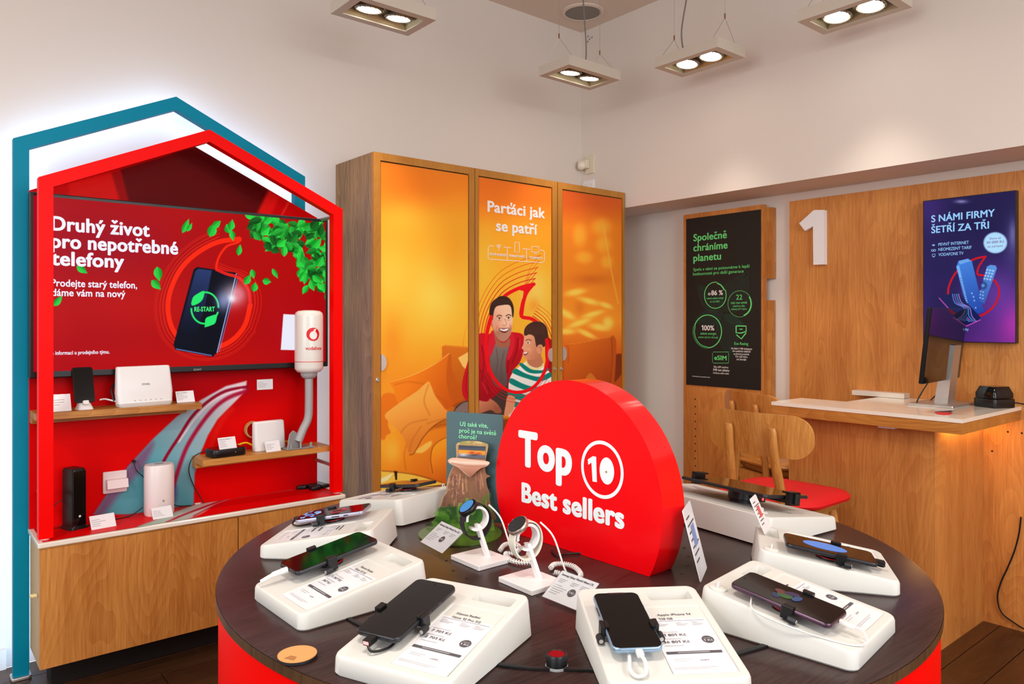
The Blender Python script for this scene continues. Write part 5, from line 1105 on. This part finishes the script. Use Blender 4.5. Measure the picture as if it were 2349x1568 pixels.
TR_ = [
 (-.312,1.348,.855,'white wedge tray left of the front, under the phone with the fat white plug',("Xiaomi Redmi","Note 12 5G"),("5 367 Kč","367 Kč"),True),
 (-.113,1.118,.48,'white wedge tray at the front left with the black cornered phone',("Xiaomi Redmi","Note 12 Pro 5G"),("7 701 Kč","2 701 Kč"),False),
 (.213,1.099,-.09,'white wedge tray at the front, labelled for 21 801 and carrying the pale blue phone',("Apple iPhone 14","128 GB"),("21 801 Kč","16 801 Kč"),False),
 (.465,1.21,-.825,'white wedge tray front right with the purple edged phone and thin white cord',(),(),True),
 (.616,1.476,-1.289,'white wedge tray at the right rim under the phone with a glowing blue oval',(),(),True),
 (-.405,1.654,1.657,'white wedge tray at the left rim under the phone with blue flecked screen',(),(),False),
 (-.307,1.968,2.28,'white wedge tray at the far left rim before the sofa picture',(),(),True)]
trays = [make_tray(*a) for a in TR_]
make_phone(*trays[0],'grey black smartphone with a fat white plug, left of the table front',.0764,.1688,B_graph,cable='side',cx=-.052,cy=.010,up=.016,holder='black clamp under the phone with the fat white plug')
make_phone(*trays[1],'matt black smartphone with a black red-tipped plug at the table front left',.076,.163,B_graph,cable='black',holder='black clamp gripping the phone with the red-tipped plug')
make_phone(*trays[2],'pale blue rimmed smartphone with a looped white cable at the table front',.0715,.1467,B_blue,cable='white',notch=True,holder='black clamp gripping the pale blue rimmed phone')
make_phone(*trays[3],'deep purple edged smartphone with a thin white cord at the front right',.0776,.1607,B_purple,scr=colour_screen,cable='whitelong',cx=-.047,cy=.0,holder='black clamp gripping the purple edged phone')
make_phone(*trays[4],'smartphone showing a glowing blue oval at the right rim of the table',.078,.163,B_graph,scr=disc_screen,cable='black',holder='black clamp under the phone with the blue oval')
make_phone(*trays[5],'smartphone with blue flecked red screen at the left rim of the table',.076,.160,B_silver,scr=splash_screen,cable='black',holder='black clamp under the phone with the flecked screen')
make_phone(*trays[6],'flat dark smartphone on the far left tray, below the sofa picture',.075,.158,B_graph,holder='black clamp under the phone on the far left tray')

# tablet tray
p = rd(.55,1.902,TZ); yaw = -2.17; hi = rd(math.sin(yaw),math.cos(yaw)); rz = math.atan2(hi.y,hi.x)-math.pi/2
t = empty('display_tray', (p.x,p.y,TZ+.0005), rz, 'large wide white wedge tray at the far right carrying the tablet', 'display stand', 'wedge display trays around the table')
TW2, TL2 = .45, .262
b, zt2 = tray_mesh(TW2,TL2,.030,.067,(0,0,0,0,0),(.08,-.10,.20,.09,.0016)); b.build('body', M_white, t, smooth=32)
b = MB(); b.add([(.083,-.097,zt2(-.097)-.001),(.197,-.097,zt2(-.097)-.001),(.197,.087,zt2(.087)-.001),(.083,.087,zt2(.087)-.001)],[(0,1,2,3)]); l = b.build('paper_label', M_paper, t)
b = MB()
for k in range(9): y = .07-k*.018; b.add([(.09,y,zt2(y)-.0004),(.09+.09*(.5+.5*((k*7)%3)/2),y,zt2(y)-.0004),(.09+.09*(.5+.5*((k*7)%3)/2),y+.003,zt2(y+.003)-.0004),(.09,y+.003,zt2(y+.003)-.0004)],[(0,1,2,3)])
b.build('lettering', M_ink, l); hook(t, -.17, .085, zt2)
c = (-.045,.0); Wt = Matrix.Translation(t.location) @ Matrix.Rotation(rz,4,'Z') @ Matrix.Translation((c[0],c[1],zt2(c[1]))) @ Matrix.Rotation(math.atan2(.037,TL2),4,'X')
tc = empty('tablet_holder', (0,0,0), 0, 'black tablet holder with end clamps on the large tray', 'clamp'); tc.matrix_world = Wt
MB().lathe([(.030,.0003),(.030,.006),(.034,.008),(.034,.026),(.028,.030)],32).build('rotor', M_black, tc, smooth=True)
MB().box((-.145,-.016,.024),(.145,.016,.032)).build('crossbar', M_black, tc)
MB().box((-.055,-.02,.010),(-.022,.01,.024)).build('motor_block', M_dark, tc); MB().box((-.0555,-.012,.014),(-.0562,-.006,.020)).build('status_light', M_red_led, tc)
for s in (-1,1):
    b = MB(); b.box((s*.138,-.02,.020),(s*.150,.02,.050)); b.box((s*.128,-.02,.047),(s*.150,.02,.051)); b.lathe([(.006,-.012),(.006,.012)],12,M=Matrix.Translation((s*.154,0,.036))); b.build('end_clamp', M_black, tc)
tt = empty('tablet', (0,0,0), 0, 'wide dark tablet lying nearly edge-on before the red chair seat', 'tablet'); tt.matrix_world = Wt @ Matrix.Translation((0,0,.033))
b = MB(); b.rbox(0,0,.262,.17,0,.0075,.010,.002,5); b.build('body', B_graph, tt, smooth=50); MB().rbox(0,0,.258,.166,.0075,.008,.008,.0001,5).build('screen', M_blackg, tt)

# ---------------------------------------------------------------- Top 10 sign
A0 = rd(-.0184,1.787,TZ); B0 = rd(.2696,1.457,TZ); U = (B0-A0).normalized(); N = Vector((U.y,-U.x,0)); 
if N.dot(Vector((-1,-1,0))) < 0: N = -N
LU = (B0-A0).length; RS = .25; cs = .5*LU; cz = .122; th = .0724
t = empty('best_sellers_sign', A0+Vector((0,0,.0005)), math.atan2(U.y,U.x), 'big glossy red round sign with white Top 10 lettering on the table', 'sign')
a0 = math.asin(-cz/RS); pts = [(cs+RS*math.cos(a), cz+RS*math.sin(a)) for a in [a0+(math.pi-2*a0)*k/90 for k in range(91)]]
Ms = Matrix(((1,0,0,0),(0,0,-1,0),(0,1,0,0),(0,0,0,1)))
b = MB(); b.prism(pts, -.002, .0, M=Ms); b.build('front_face', mat('sign_red_face',(238,0,12),.3,spec=.2,coat=.06), t)
b = MB(); b.prism([(cs+(x-cs)*.997,z*.997+.0003) for x,z in pts], -th, -.0021, M=Ms); b.build('drum_body', M_redg, t, smooth=30)
def sgn_uv(px, py):   # where a photo-frame point falls on the sign's front plane
    d = ray(px,py); n = N; k = (A0-Vector((0,0,CAMZ))).dot(n)/d.dot(n); q = Vector((0,0,CAMZ))+d*k; return ((q-A0).dot(U), q.z-TZ)
def sgn_text(b, s, px, py, px2, cappx, bold):
    u0, v0 = sgn_uv(px,py); v1 = sgn_uv(px,py-cappx)[1]
    lo, hi_ = u0, u0+.6
    for _ in range(40):
        m = (lo+hi_)/2; w = A0+U*m; x = CX+FPX*(w.x*RT[0]+w.y*RT[1])/(w.x*FW[0]+w.y*FW[1])
        if x < px2: lo = m
        else: hi_ = m
    put_text(b, s, (u0,0,v0), (1,0,0), (0,0,1), lo-u0, v1-v0, bold, 0, .0006)
b = MB(); sgn_text(b,"Top",1193,1064,1309,74,.045); sgn_text(b,"Best sellers",1199,1149,1430,41,.045)
cu, cv = sgn_uv(1381,1077); ru = (sgn_uv(1430,1077)[0]-sgn_uv(1333,1077)[0])/2; rv = (sgn_uv(1381,1011)[1]-sgn_uv(1381,1143)[1])/2
PS = lambda x,y,z: (x,-.0008-z,y)
stroke(b, ell(cu,cv,ru-.0035,rv-.0035,64), .0075, PS, 0, True)
fill2(b, [sgn_uv(*q) for q in z2([(1535,1308),(1570,1285),(1593,1290),(1598,1465),(1568,1460),(1560,1330),(1538,1345)],840,620,3.016)], PS)
fill2(b, [sgn_uv(*q) for q in z2(ell(1667,1388,50,94,32,0,360,-4),840,620,3.016)], PS)
b.build('lettering', mat('sign_white',(238,246,250),.35), t)
b = MB()
for px,py in ((1392,1082),(1232,1140),(1321,1163),(1377,1178)):
    u_,v_ = sgn_uv(px,py); b.lathe([(.0019,0),(.0019,.0018)],10,M=Matrix.Translation((u_,-.0009,v_)) @ Matrix.Rotation(R(90),4,'X'))
b.build('pin', mat('brass_pin',(190,150,90),.35,.7), t)

# ---------------------------------------------------------------- forest stand
TL_ = rd(-.1453,1.895,TZ); TRt = rd(-.0209,1.83,TZ); Uc = (TRt-TL_).normalized(); Nc = Vector((Uc.y,-Uc.x,0))
if Nc.dot(Vector((-1,-1,0))) < 0: Nc = -Nc
cc = rd(-.122,1.752,TZ)
t = empty('forest_cutout_stand', cc+Vector((0,0,.0005)), math.atan2(Uc.y,Uc.x), 'card stand with tree stump, bracket fungus and green ferns beside the red sign', 'display')
Ti = (Matrix.Translation(t.location) @ Matrix.Rotation(math.atan2(Uc.y,Uc.x),4,'Z')).inverted()
def loc(px, py, off):   # local (x,z) on the plane at forward offset off
    o = TL_+Nc*off; d = ray(px,py); k = (o-Vector((0,0,CAMZ))).dot(Nc)/d.dot(Nc); q = Vector((0,0,CAMZ))+d*k; v = Ti @ q; return (v.x, max(v.z, .0035), v.y)
def cut(pts, off, th_): q = [loc(x,y,off) for x,y in pts]; yy = q[0][2]; return [(a,b_) for a,b_,_ in q], yy
Z4 = lambda L: z2(L, 960, 920, 3.267)
MB().lathe([(.098,0),(.098,.003)],48).build('base_disc', mat('translucent_green',(96,130,40),.15,trans=.35), t)
pts, yy = cut(Z4([(290,76),(275,82),(268,100),(222,600),(214,700),(560,760),(600,940),(620,600),(636,130),(634,105),(618,94)]), 0, 0)
zmin = .004
x_l, x_r = min(p[0] for p in pts), max(p[0] for p in pts); ztop = max(p[1] for p in pts)
b = MB(); bp = [(x+(x_l+x_r)/2, z+ztop/2) for x,z in rrect(x_r-x_l, ztop-.006, .006, 5)]; b.prism([(x,z+.001) for x,z in bp], -yy-.0, -yy+.0025, M=Ms); b.build('back_card', mat('slate_card',(78,104,110),.5), t)
o3 = TL_+Nc*.001
b = MB()
for s,x,y,x2,cap in (("Už také víte,",313,183,522,9.5),("proč je na světě",307,232,583,9.5),("choroš?",303,275,438,9.5)):
    q = Z4([(x,y),(x2,y)]); a_ = loc(q[0][0],q[0][1],.003); c_ = loc(q[1][0],q[0][1]+1,.003); d_ = loc(q[0][0],q[0][1]-cap,.003)
    put_text(b, s, (a_[0],a_[2]-.0,a_[1]), (1,0,0), (0,0,1), c_[0]-a_[0], d_[1]-a_[1], .015, 0, .0006)
b.build('lettering', M_mint, t)
def card_art(name, outline, off, paint, nu=90, nv=150, th_=.004, edge=(200,180,140)):
    """printed shape cut from board: colours live on a fine grid clipped to the outline by snapping rows to it"""
    q = crom([(x,y) for x,y in outline],5,True); q = [(v.x,v.y) for v in q]
    P2, yy = cut(q, off, th_)
    b = MB(); b.prism(P2, -yy-.0, -yy+th_, M=Ms); base = b.build(name, mat('card_edge_'+name, edge, .6), t)
    return base, yy, P2
def paint_face(base, name, Qp, off, paint, step=1.3):
    """triangulated face with colour per vertex from a scanline grid inside the outline"""
    q = np.array(Qp); ys = np.arange(q[:,1].min()+.2, q[:,1].max(), step); rows = []
    n = len(q)
    for y in ys:
        xs = []
        for i in range(n):
            a = q[i]; c = q[(i+1)%n]
            if (a[1] > y) != (c[1] > y): xs.append(a[0]+(y-a[1])*(c[0]-a[0])/(c[1]-a[1]))
        xs.sort(); rows.append((y, xs[0], xs[-1]) if len(xs) >= 2 else None)
    rows = [r for r in rows if r]; nu = 80; V = []; px_ = []
    for y,x0,x1 in rows:
        for k in range(nu):
            x = x0+(x1-x0)*k/(nu-1); v = loc(x,y,off); V.append((v[0],v[2],v[1])); px_.append((x,y))
    A = Art(np.array(px_), (120,90,60)); paint(A); C = np.clip(A.C/255,0,1); C = np.where(C <= .04045, C/12.92, ((C+.055)/1.055)**2.4)
    F = [(j*nu+i, (j+1)*nu+i, (j+1)*nu+i+1, j*nu+i+1) for j in range(len(rows)-1) for i in range(nu-1)]
    me = bpy.data.meshes.new(name); me.from_pydata(V,[],F); at_ = me.color_attributes.new('Col','FLOAT_COLOR','POINT'); at_.data.foreach_set('color', np.concatenate([C,np.ones((len(V),1))],1).astype(np.float32).ravel())
    me.materials.append(artmat('card_print',.5)); o = bpy.data.objects.new(name, me); COL.objects.link(o); o.parent = base
stump = Z4([(290,318),(330,300),(375,296),(420,296),(470,304),(515,318),(522,340),(505,430),(500,470),(505,540),(538,560),(508,580),(516,640),(530,680),(535,740),(548,800),(560,900),(180,900),(180,740),(215,680),(222,600),(240,540),(262,490),(275,470),(290,430),(288,360)])
def paint_stump(A):
    A.vgrad([(1005,(150,140,70)),(1030,(196,150,110)),(1060,(170,110,70)),(1100,(142,92,66)),(1200,(110,80,56))])
    r = random.Random(9)
    for k in range(70):
        x = r.uniform(1018,1122); y = r.uniform(1062,1180); A.line([(x,y),(x+r.uniform(-5,5)+(1070-x)*-.06,y+r.uniform(14,34))], r.uniform(.8,2.4), r.choice(((92,56,40),(206,150,100),(160,100,80),(226,180,128),(120,74,70),(88,98,44))), .75, 1.2)
    for k in range(40): A.blob(r.uniform(1024,1064), r.uniform(1090,1140), r.uniform(1,3), r.uniform(1,3), r.choice(((206,150,150),(120,70,70),(90,60,56))), .7)
    for k in range(26): A.blob(r.uniform(1046,1120), r.uniform(1008,1018), r.uniform(2,5), r.uniform(1.5,3), r.choice(((130,160,60),(196,180,110),(226,190,140))), .8)
    A.poly(Z4([(300,328),(505,338),(500,434),(296,422)]), (58,64,78), 1, 1, False)
    A.poly(Z4([(302,345),(503,352),(502,372),(301,362)]), (70,78,90), 1, 1, False); A.poly(Z4([(300,362),(502,372),(500,404),(298,396)]), (226,150,40), 1.5, 1, False); A.poly(Z4([(298,392),(500,404),(498,430),(297,418)]), (96,100,112), 2, 1, False)
    A.blob(*Z4([(400,385)])[0], 6, 2.5, (200,30,30), .95); A.blob(*Z4([(450,392)])[0], 7, 2.2, (190,40,34), .9); A.blob(*Z4([(335,400)])[0], 10, 3, (220,220,235), .85); A.blob(*Z4([(420,402)])[0], 8, 2, (40,40,60), .8)
stb, yy, P2 = card_art('stump_cutout', stump, .022, None, edge=(190,150,110)); paint_face(stb, 'stump_print', [(v.x,v.y) for v in crom(stump,5,True)], .0268, paint_stump)
fung = Z4([(226,440),(250,424),(300,424),(400,436),(500,446),(530,456),(530,470),(505,490),(470,500),(430,530),(395,562),(360,545),(310,500),(250,470),(230,455)])
def paint_fungus(A):
    A.vgrad([(1050,(226,176,150)),(1060,(240,200,178)),(1072,(196,136,108)),(1095,(150,92,70))]); A.line(Z4([(240,446),(380,462),(520,468)]), 2.4, (250,220,200), .8, 2); A.line(Z4([(250,464),(380,486),(500,484)]), 3, (160,100,80), .6, 3)
fb, yy, P2 = card_art('fungus_cutout', fung, .034, None, edge=(200,160,140)); paint_face(fb, 'fungus_print', [(v.x,v.y) for v in crom(fung,5,True)], .0388, paint_fungus, .8)
# ferns: separate cut fronds in two layers
def frond(b, x0, y0, ang, L, wd, off, mi, n=17):
    off = off*1.9; L *= 1.05; wd *= 1.3
    """one fern frond in photo-frame units: paired leaflets along a rib"""
    dx, dy = math.cos(R(ang)), -math.sin(R(ang)); nx_, ny_ = -dy, dx
    for k in range(n):
        s = k/n; cx_, cy_ = x0+dx*L*s, y0+dy*L*s + 6*s*s; w = wd*math.sin(math.pi*min(1,.25+s*.72))
        for sg in (-1,1):
            tip = (cx_+sg*nx_*w+dx*w*.5, cy_+sg*ny_*w+dy*w*.5); bw = L/n*.24
            q = [(cx_-dx*bw,cy_-dy*bw),(cx_+dx*bw,cy_+dy*bw),((tip[0]+cx_)/2+dx*bw*1.1,(tip[1]+cy_)/2+dy*bw*1.1),tip,((tip[0]+cx_)/2-dx*bw*.6,(tip[1]+cy_)/2-dy*bw*.6)]
            v = [loc(px,py,off+.0006*((k+(sg>0))%3)) for px,py in q]; vs = [(a[0],a[2],a[1]) for a in v]
            b.add(vs,[(0,1,2,3,4),(4,3,2,1,0)],(mi+k)%3 if mi < 0 else mi)
GR = [mat('fern_light',(150,206,76),.6), mat('fern_mid',(84,150,48),.6), mat('fern_deep',(44,96,40),.6), mat('moss_yellow',(156,176,56),.7)]
fernspec = [(1110,1165,150,46,9,.040,0),(1104,1160,60,40,8,.040,1),(1086,1180,110,46,9,.040,0),(1108,1188,60,40,9,.040,1),(1030,1190,150,40,9,.044,0),(1040,1200,165,44,9,.046,1),(1020,1205,130,34,8,.046,2),(1060,1195,95,48,10,.046,0),(1075,1215,170,62,10,.052,0),(1050,1222,155,50,9,.054,1),(1100,1225,140,60,10,.054,0),(1100,1210,80,46,10,.052,1),(1112,1222,85,44,9,.054,0),(1090,1235,110,50,10,.058,2),(1010,1222,120,36,8,.056,0),(1062,1240,135,46,9,.060,0),(1120,1240,95,44,9,.060,1),(1028,1186,175,30,7,.050,1),(1000,1208,150,26,7,.056,2),(1080,1205,60,44,9,.050,2),(1046,1180,120,34,8,.044,2)]
gp = None
for k, (x,y,a,L,wd,off,mi) in enumerate(fernspec):
    b = MB(); frond(b,x,y,a,L,wd,off,mi); b.build('fern_frond', GR[:3], t)
mound = Z4([(150,800),(190,790),(250,800),(330,790),(420,780),(490,790),(535,830),(560,890),(570,950),(580,1010),(540,1045),(380,1050),(230,1030),(110,990),(50,960),(110,900),(145,850)])
def paint_mound(A):
    A.vgrad([(1140,(36,70,26)),(1185,(50,90,34)),(1215,(110,136,44)),(1240,(84,110,30))]); r = random.Random(4)
    for k in range(260): A.blob(r.uniform(975,1165), r.uniform(1140,1240), r.uniform(1,4), r.uniform(1,3), r.choice(((120,170,60),(40,84,28),(160,170,64),(30,60,20),(90,150,50),(80,64,36))), .6, r.uniform(0,180))
mb_, yy, P2 = card_art('moss_cutout', mound, .066, None, edge=(120,140,60)); paint_face(mb_, 'moss_print', [(v.x,v.y) for v in crom(mound,5,True)], .0708, paint_mound, 1.2)

# ---------------------------------------------------------------- watches and stands
def watch_stand(c, label, cname, wlabel, white):
    p = rd(c[0],c[1],TZ); dirv = rd(.64,-.77); rz = math.atan2(dirv.y,dirv.x)
    t = empty('watch_stand', (p.x,p.y,TZ+.0005), rz, label, 'stand', 'white watch stands on the table')
    MB().rbox(0,0,.098,.084,0,.0095,.0015,.001,1).build('base', M_whiteb, t)
    b = MB(); b.loft([[(x+ox,y+oy,z) for x,y in ((-.006,-.004),(.006,-.004),(.006,.004),(-.006,.004))] for ox,oy,z in ((.008,.012,.0095),(-.004,.006,.045),(-.012,.0,.075))]); b.build('post', M_whiteb, t)
    # ring cradle
    def ringband(R0, wd, th_, a0, a1, M, n=28):
        b = MB(); loops = []
        for k in range(n+1):
            a = R(a0+(a1-a0)*k/n); c_, s_ = math.cos(a), math.sin(a)
            loops.append([tuple(M @ Vector(((R0+dr)*c_, yy_, (R0+dr)*s_))) for dr,yy_ in ((0,-wd/2),(th_,-wd/2),(th_,wd/2),(0,wd/2))])
        n_ = 4; vs = [v for l in loops for v in l]; fs = []
        closed = abs(a1-a0) >= 360
        for k in range(n):
            for i in range(4): j = (i+1)%4; fs.append((k*4+i,k*4+j,(k+1)*4+j,(k+1)*4+i))
        if not closed: fs += [(3,2,1,0),tuple(n*4+i for i in range(4))]
        return b.add(vs,fs)
    # view axis: ring seen three quarter; its axis runs roughly along local y
    M = Matrix.Translation((-.014,-.002,.088)) @ Matrix.Rotation(R(-103 if not white else -98),4,'Z')
    ringband(.021,.020,.005,-10,300,M).build('cradle', M_whiteb, t, smooth=40)
    ca = crom([(.012,.012,.118),(.03,.03,.09),(.045,.045,.03),(.05,.06,.006)],8); b = MB(); b.tube([(x,y,z) for x,y,z in ca],.0018,6)
    # coiled tether lying on the table
    b.build('straight_cord', M_cablew, t)
    px_ = ((1147,1262),(1158,1249),(1180,1246),(1192,1256),(1180,1268),(1160,1270),(1172,1284),(1200,1290),(1222,1286),(1212,1270)) if not white else ((1263,1302),(1272,1294),(1295,1293),(1318,1300),(1332,1316),(1322,1330),(1296,1318),(1272,1312))
    cr = crom([tuple(at(x,y,Z=TZ+.0075)) for x,y in px_],52); hel = []
    for k, q in enumerate(cr):
        tq = (cr[min(k+1,len(cr)-1)]-cr[max(k-1,0)]); tq = tq.normalized() if tq.length else Vector((1,0,0)); nn = Vector((-tq.y,tq.x,0)); a = k*.62
        hel.append(q+nn*math.cos(a)*.0042+Vector((0,0,1))*math.sin(a)*.0042)
    b = MB(); b.tube(hel,.0013,5); b.tube([tuple(q) for q in cr[::6]],.0024,8); o = b.build('coiled_tether', M_cablew, t, smooth=60); o.matrix_local = (Matrix.Translation(t.location) @ Matrix.Rotation(rz,4,'Z')).inverted()
    w = empty('smart_watch', (0,0,0), 0, wlabel, 'watch', 'smart watches on stands'); w.matrix_world = Matrix.Translation(t.location) @ Matrix.Rotation(rz,4,'Z') @ M
    I = Matrix.Identity(4)
    b = MB(); n = 40; loops = []
    for k in range(n+1):
        a = R(74+(386-74)*k/n); c_, s_ = math.cos(a)*.030, math.sin(a)*.035-.006; wd = .0105; loops.append([(c_,-wd,s_),(c_*1.09,-wd,s_*1.09),(c_*1.09,wd,s_*1.09),(c_,wd,s_)])
    vs = [v for l in loops for v in l]; fs = [(k*4+i,k*4+(i+1)%4,(k+1)*4+(i+1)%4,(k+1)*4+i) for k in range(n) for i in range(4)]; b.add(vs,fs+[(3,2,1,0),tuple(n*4+i for i in range(4))])
    b.build('strap', mat('cream_strap',(226,222,206),.5) if white else mat('black_strap',(20,20,22),.5), w, smooth=40)
    Mc = Matrix.Rotation(R(38),4,'Y') @ Matrix.Translation((0,0,.0275))
    b = MB(); b.lathe([(.0205,-.004),(.022,-.001),(.022,.004),(.0205,.006)],36,M=Mc); b.build('case', mat('rose_steel',(196,178,166),.25,.8) if white else M_black, w, smooth=40)
    b = MB(); b.lathe([(.0195,.0061),(.0195,.0068)],36,M=Mc); f = b.build('dial', M_blackg, w)
    if not white: MB().lathe([(.0172,.0069),(.0172,.0072)],36,M=Mc).build('lit_face', mat('watch_blue',(0,0,0),.3,emit=(70,150,214),es=1), f)
    for s in (-1,1): MB().lathe([(.0022,0),(.0022,.0035)],10,M=Mc @ Matrix.Translation((.006*s,-.0215,.002)) @ Matrix.Rotation(R(90),4,'X')).build('side_button', M_dark if not white else M_steel, w)
watch_stand((-.0657,1.554),'white square-based stand under the black watch with a blue face','', 'black smart watch with a lit blue face in front of the ferns', False)
watch_stand((.037,1.419),'white square-based stand under the cream strapped watch','', 'cream strapped smart watch with a dark dial before the red sign', True)

# ---------------------------------------------------------------- cards on the table
def table_card(bl, br, tl, h, z0, label, head):
    """bl, br: (r,d) of the low edge; tl: (r,d) below the high edge"""
    a = rd(*bl,TZ+z0); c = rd(*br,TZ+z0); u = (c-a).normalized(); w = (c-a).length; up = rd(*tl,TZ+h); v = up-a; v = v-u*v.dot(u); L = v.length; v.normalize()
    t = empty('price_card', a, math.atan2(u.y,u.x), label, 'price card', 'white price cards of the shop')
    vl = Vector((0, math.sqrt(max(0,1-v.z*v.z)), v.z)); n = Vector((1,0,0)).cross(vl)
    M = Matrix(((1,0,n.x,0),(0,vl.y,n.y,0),(0,vl.z,n.z,0),(0,0,0,1)))
    MB().box((.001,.001,.0018),(w-.001,L-.001,.0024),M=M).build('card', M_paper, t)
    b = MB(); b.box((0,0,0),(w,L,.0014),M=M); b.box((0,0,.0028),(w,L,.0038),M=M); b.add([(0,L*vl.y,L*vl.z),(w,L*vl.y,L*vl.z),(w,L*vl.y+.012,0),(0,L*vl.y+.012,0)],[(0,1,2,3)]); b.build('acrylic_holder', M_acryl, t)
    b = MB(); org = M @ Vector((.006,L*.84,.0024)); put_text(b, head, org, (1,0,0), vl, w*.84, .0042, .012, 0, .0003)
    def bar(x0,y0,x1,y1,mi=1): b.add([tuple(M @ Vector(q)) for q in ((x0,y0,.00265),(x1,y0,.00265),(x1,y1,.00265),(x0,y1,.00265))],[(0,1,2,3)],mi)
    for x in (.10,.42,.68):
        for k in range(3): bar(w*x,L*(.72-.05*k),w*(x+.2-.04*k),L*(.735-.05*k))
    for k in range(5): bar(w*.07,L*(.5-.07*k),w*(.28+.05*((k*3)%4)),L*(.515-.07*k))
    fill2(b, ell(w*.58,L*.42,.0085,.0085,24), lambda x,y,_: tuple(M @ Vector((x,y,.00265)))); put_text(b,"1 Kč",M @ Vector((w*.58-.006,L*.42-.002,.00268)),(1,0,0),vl,.012,.004,0,2,.0002)
    b.build('lettering', [M_ink,M_inkl,M_paper], t); return t
table_card((-.205,1.664),(-.1477,1.579),(-.162,1.70),.045,.006,'white price card in clear acrylic lying before the ferns','Samsung Galaxy Watch5 Pro LTE')
table_card((.0538,1.339),(.1144,1.269),(.0913,1.378),.040,.004,'white price card in thick clear acrylic between the front trays and watch','Samsung Galaxy Watch4 40mm LTE')
def leaning_card(a, c, top, label, red=False):
    """a,c base corners, top = corner above a (world)"""
    u = (c-a).normalized(); w = (c-a).length; v = (top-a); v = v-u*v.dot(u); L = v.length; v.normalize(); n = u.cross(v)
    t = empty('leaning_card', (0,0,0), 0, label, 'card'); M = Matrix((( u.x,v.x,n.x,a.x),(u.y,v.y,n.y,a.y),(u.z,v.z,n.z,a.z),(0,0,0,1))); t.matrix_world = M
    MB().rbox(w/2,L/2,w,L,0,.0015,.004,.0003,3).build('card', M_paper, t)
    s = -1 if n.dot(Vector((0,0,CAMZ))-a) < 0 else 1; zz = .0019 if s > 0 else -.0004
    b = MB()
    for k in range(7): b.box((w*.12,L*(.84-.1*k),zz-.00005),(w*(.5+.35*((k*5)%3)/2),L*(.865-.1*k),zz+.00005), mi=0)
    b.box((w*.35,L*.42,zz-.0001),(w*.72,L*.72,zz+.0001),mi=1); b.build('print', [M_ink, mat('poster_blue',(120,140,190),.5) if not red else mat('faded_red_print',(206,90,84),.5)], t)
p0 = rd(.36,1.423,TZ+.0006); p1 = rd(.395,1.51,TZ+.0006); leaning_card(p0, p1, rd(.325,1.428,TZ+.135), 'tall narrow price card standing just right of the red sign')
q0 = rd(.515,1.515,TZ+.066); q1 = rd(.542,1.562,TZ+.066); leaning_card(q0, q1, rd(.497,1.545,TZ+.135), 'reddish small card standing on the rear edge of the right tray', True)

# ---------------------------------------------------------------- small things on the table
p = at(682,1502,Z=TZ+.004); t = empty('wooden_tag', (p.x,p.y,TZ+.0006), R(28), 'round pale wooden tag lying at the left front of the table', 'tag')
MB().lathe([(.028,0),(.0285,.001),(.0285,.0045)],40).build('backing', M_dark, t); MB().lathe([(.0285,.0046),(.0285,.0058)],40).build('wood_face', mat('pale_orange_wood',(226,158,96),.5), t)
b = MB()
for k in range(4): b.box((-.020+k*.003,-.010+k*.001,.0059),(-.019+k*.003,.008-k*.001,.0061))
b.build('engraving', mat('burnt_line',(110,56,24),.6), t)
p = at(1277,1530,Z=TZ); t = empty('alarm_button', (p.x,p.y,TZ+.0006), 0, 'small black round sensor with a red top on the table front', 'sensor')
MB().lathe([(.0165,0),(.0165,.003),(.0155,.0035)],28).build('base_ring', M_grey, t); MB().lathe([(.0155,.0036),(.0155,.018),(.0145,.020),(.0125,.020),(.012,.0185)],28).build('body', M_black, t, smooth=40); MB().lathe([(.0118,.0186),(.0118,.0192)],24).build('red_lens', mat('dark_red_lens',(120,4,14),.15,coat=.5), t)
def strip(pts, w, label):
    q = [at(x,y,Z=TZ+.001) for x,y in pts]; b = MB(); L = []
    for i, v in enumerate(q):
        tn = (q[min(i+1,len(q)-1)]-q[max(i-1,0)]).normalized(); nn = Vector((-tn.y,tn.x,0))*w/2
        L.append([tuple(v-nn), tuple(v+nn), tuple(v+nn+Vector((0,0,.003))), tuple(v-nn+Vector((0,0,.003)))])
    b.loft(L); return tag(b.build('cable_duct', M_cable), label, 'cable')
strip([(1120,1522),(1160,1528),(1220,1534),(1300,1536),(1372,1538)], .0075, 'flat black cable running between the two front trays under the red-topped sensor')
strip([(790,1414),(812,1428),(850,1446)], .007, 'short flat black cable between the two left front trays')
strip([(1690,1502),(1712,1495),(1750,1484),(1790,1470)], .008, 'flat black cable between the front tray and the right front tray')
b = MB(); b.tube(crom([at(x,y,Z=TZ+.003) for x,y in ((1265,1262),(1278,1274),(1300,1270),(1330,1268),(1352,1270))],6),.002,6); tag(b.build('dark_lead', M_cable), 'thin dark lead on the table at the foot of the red sign', 'cable')
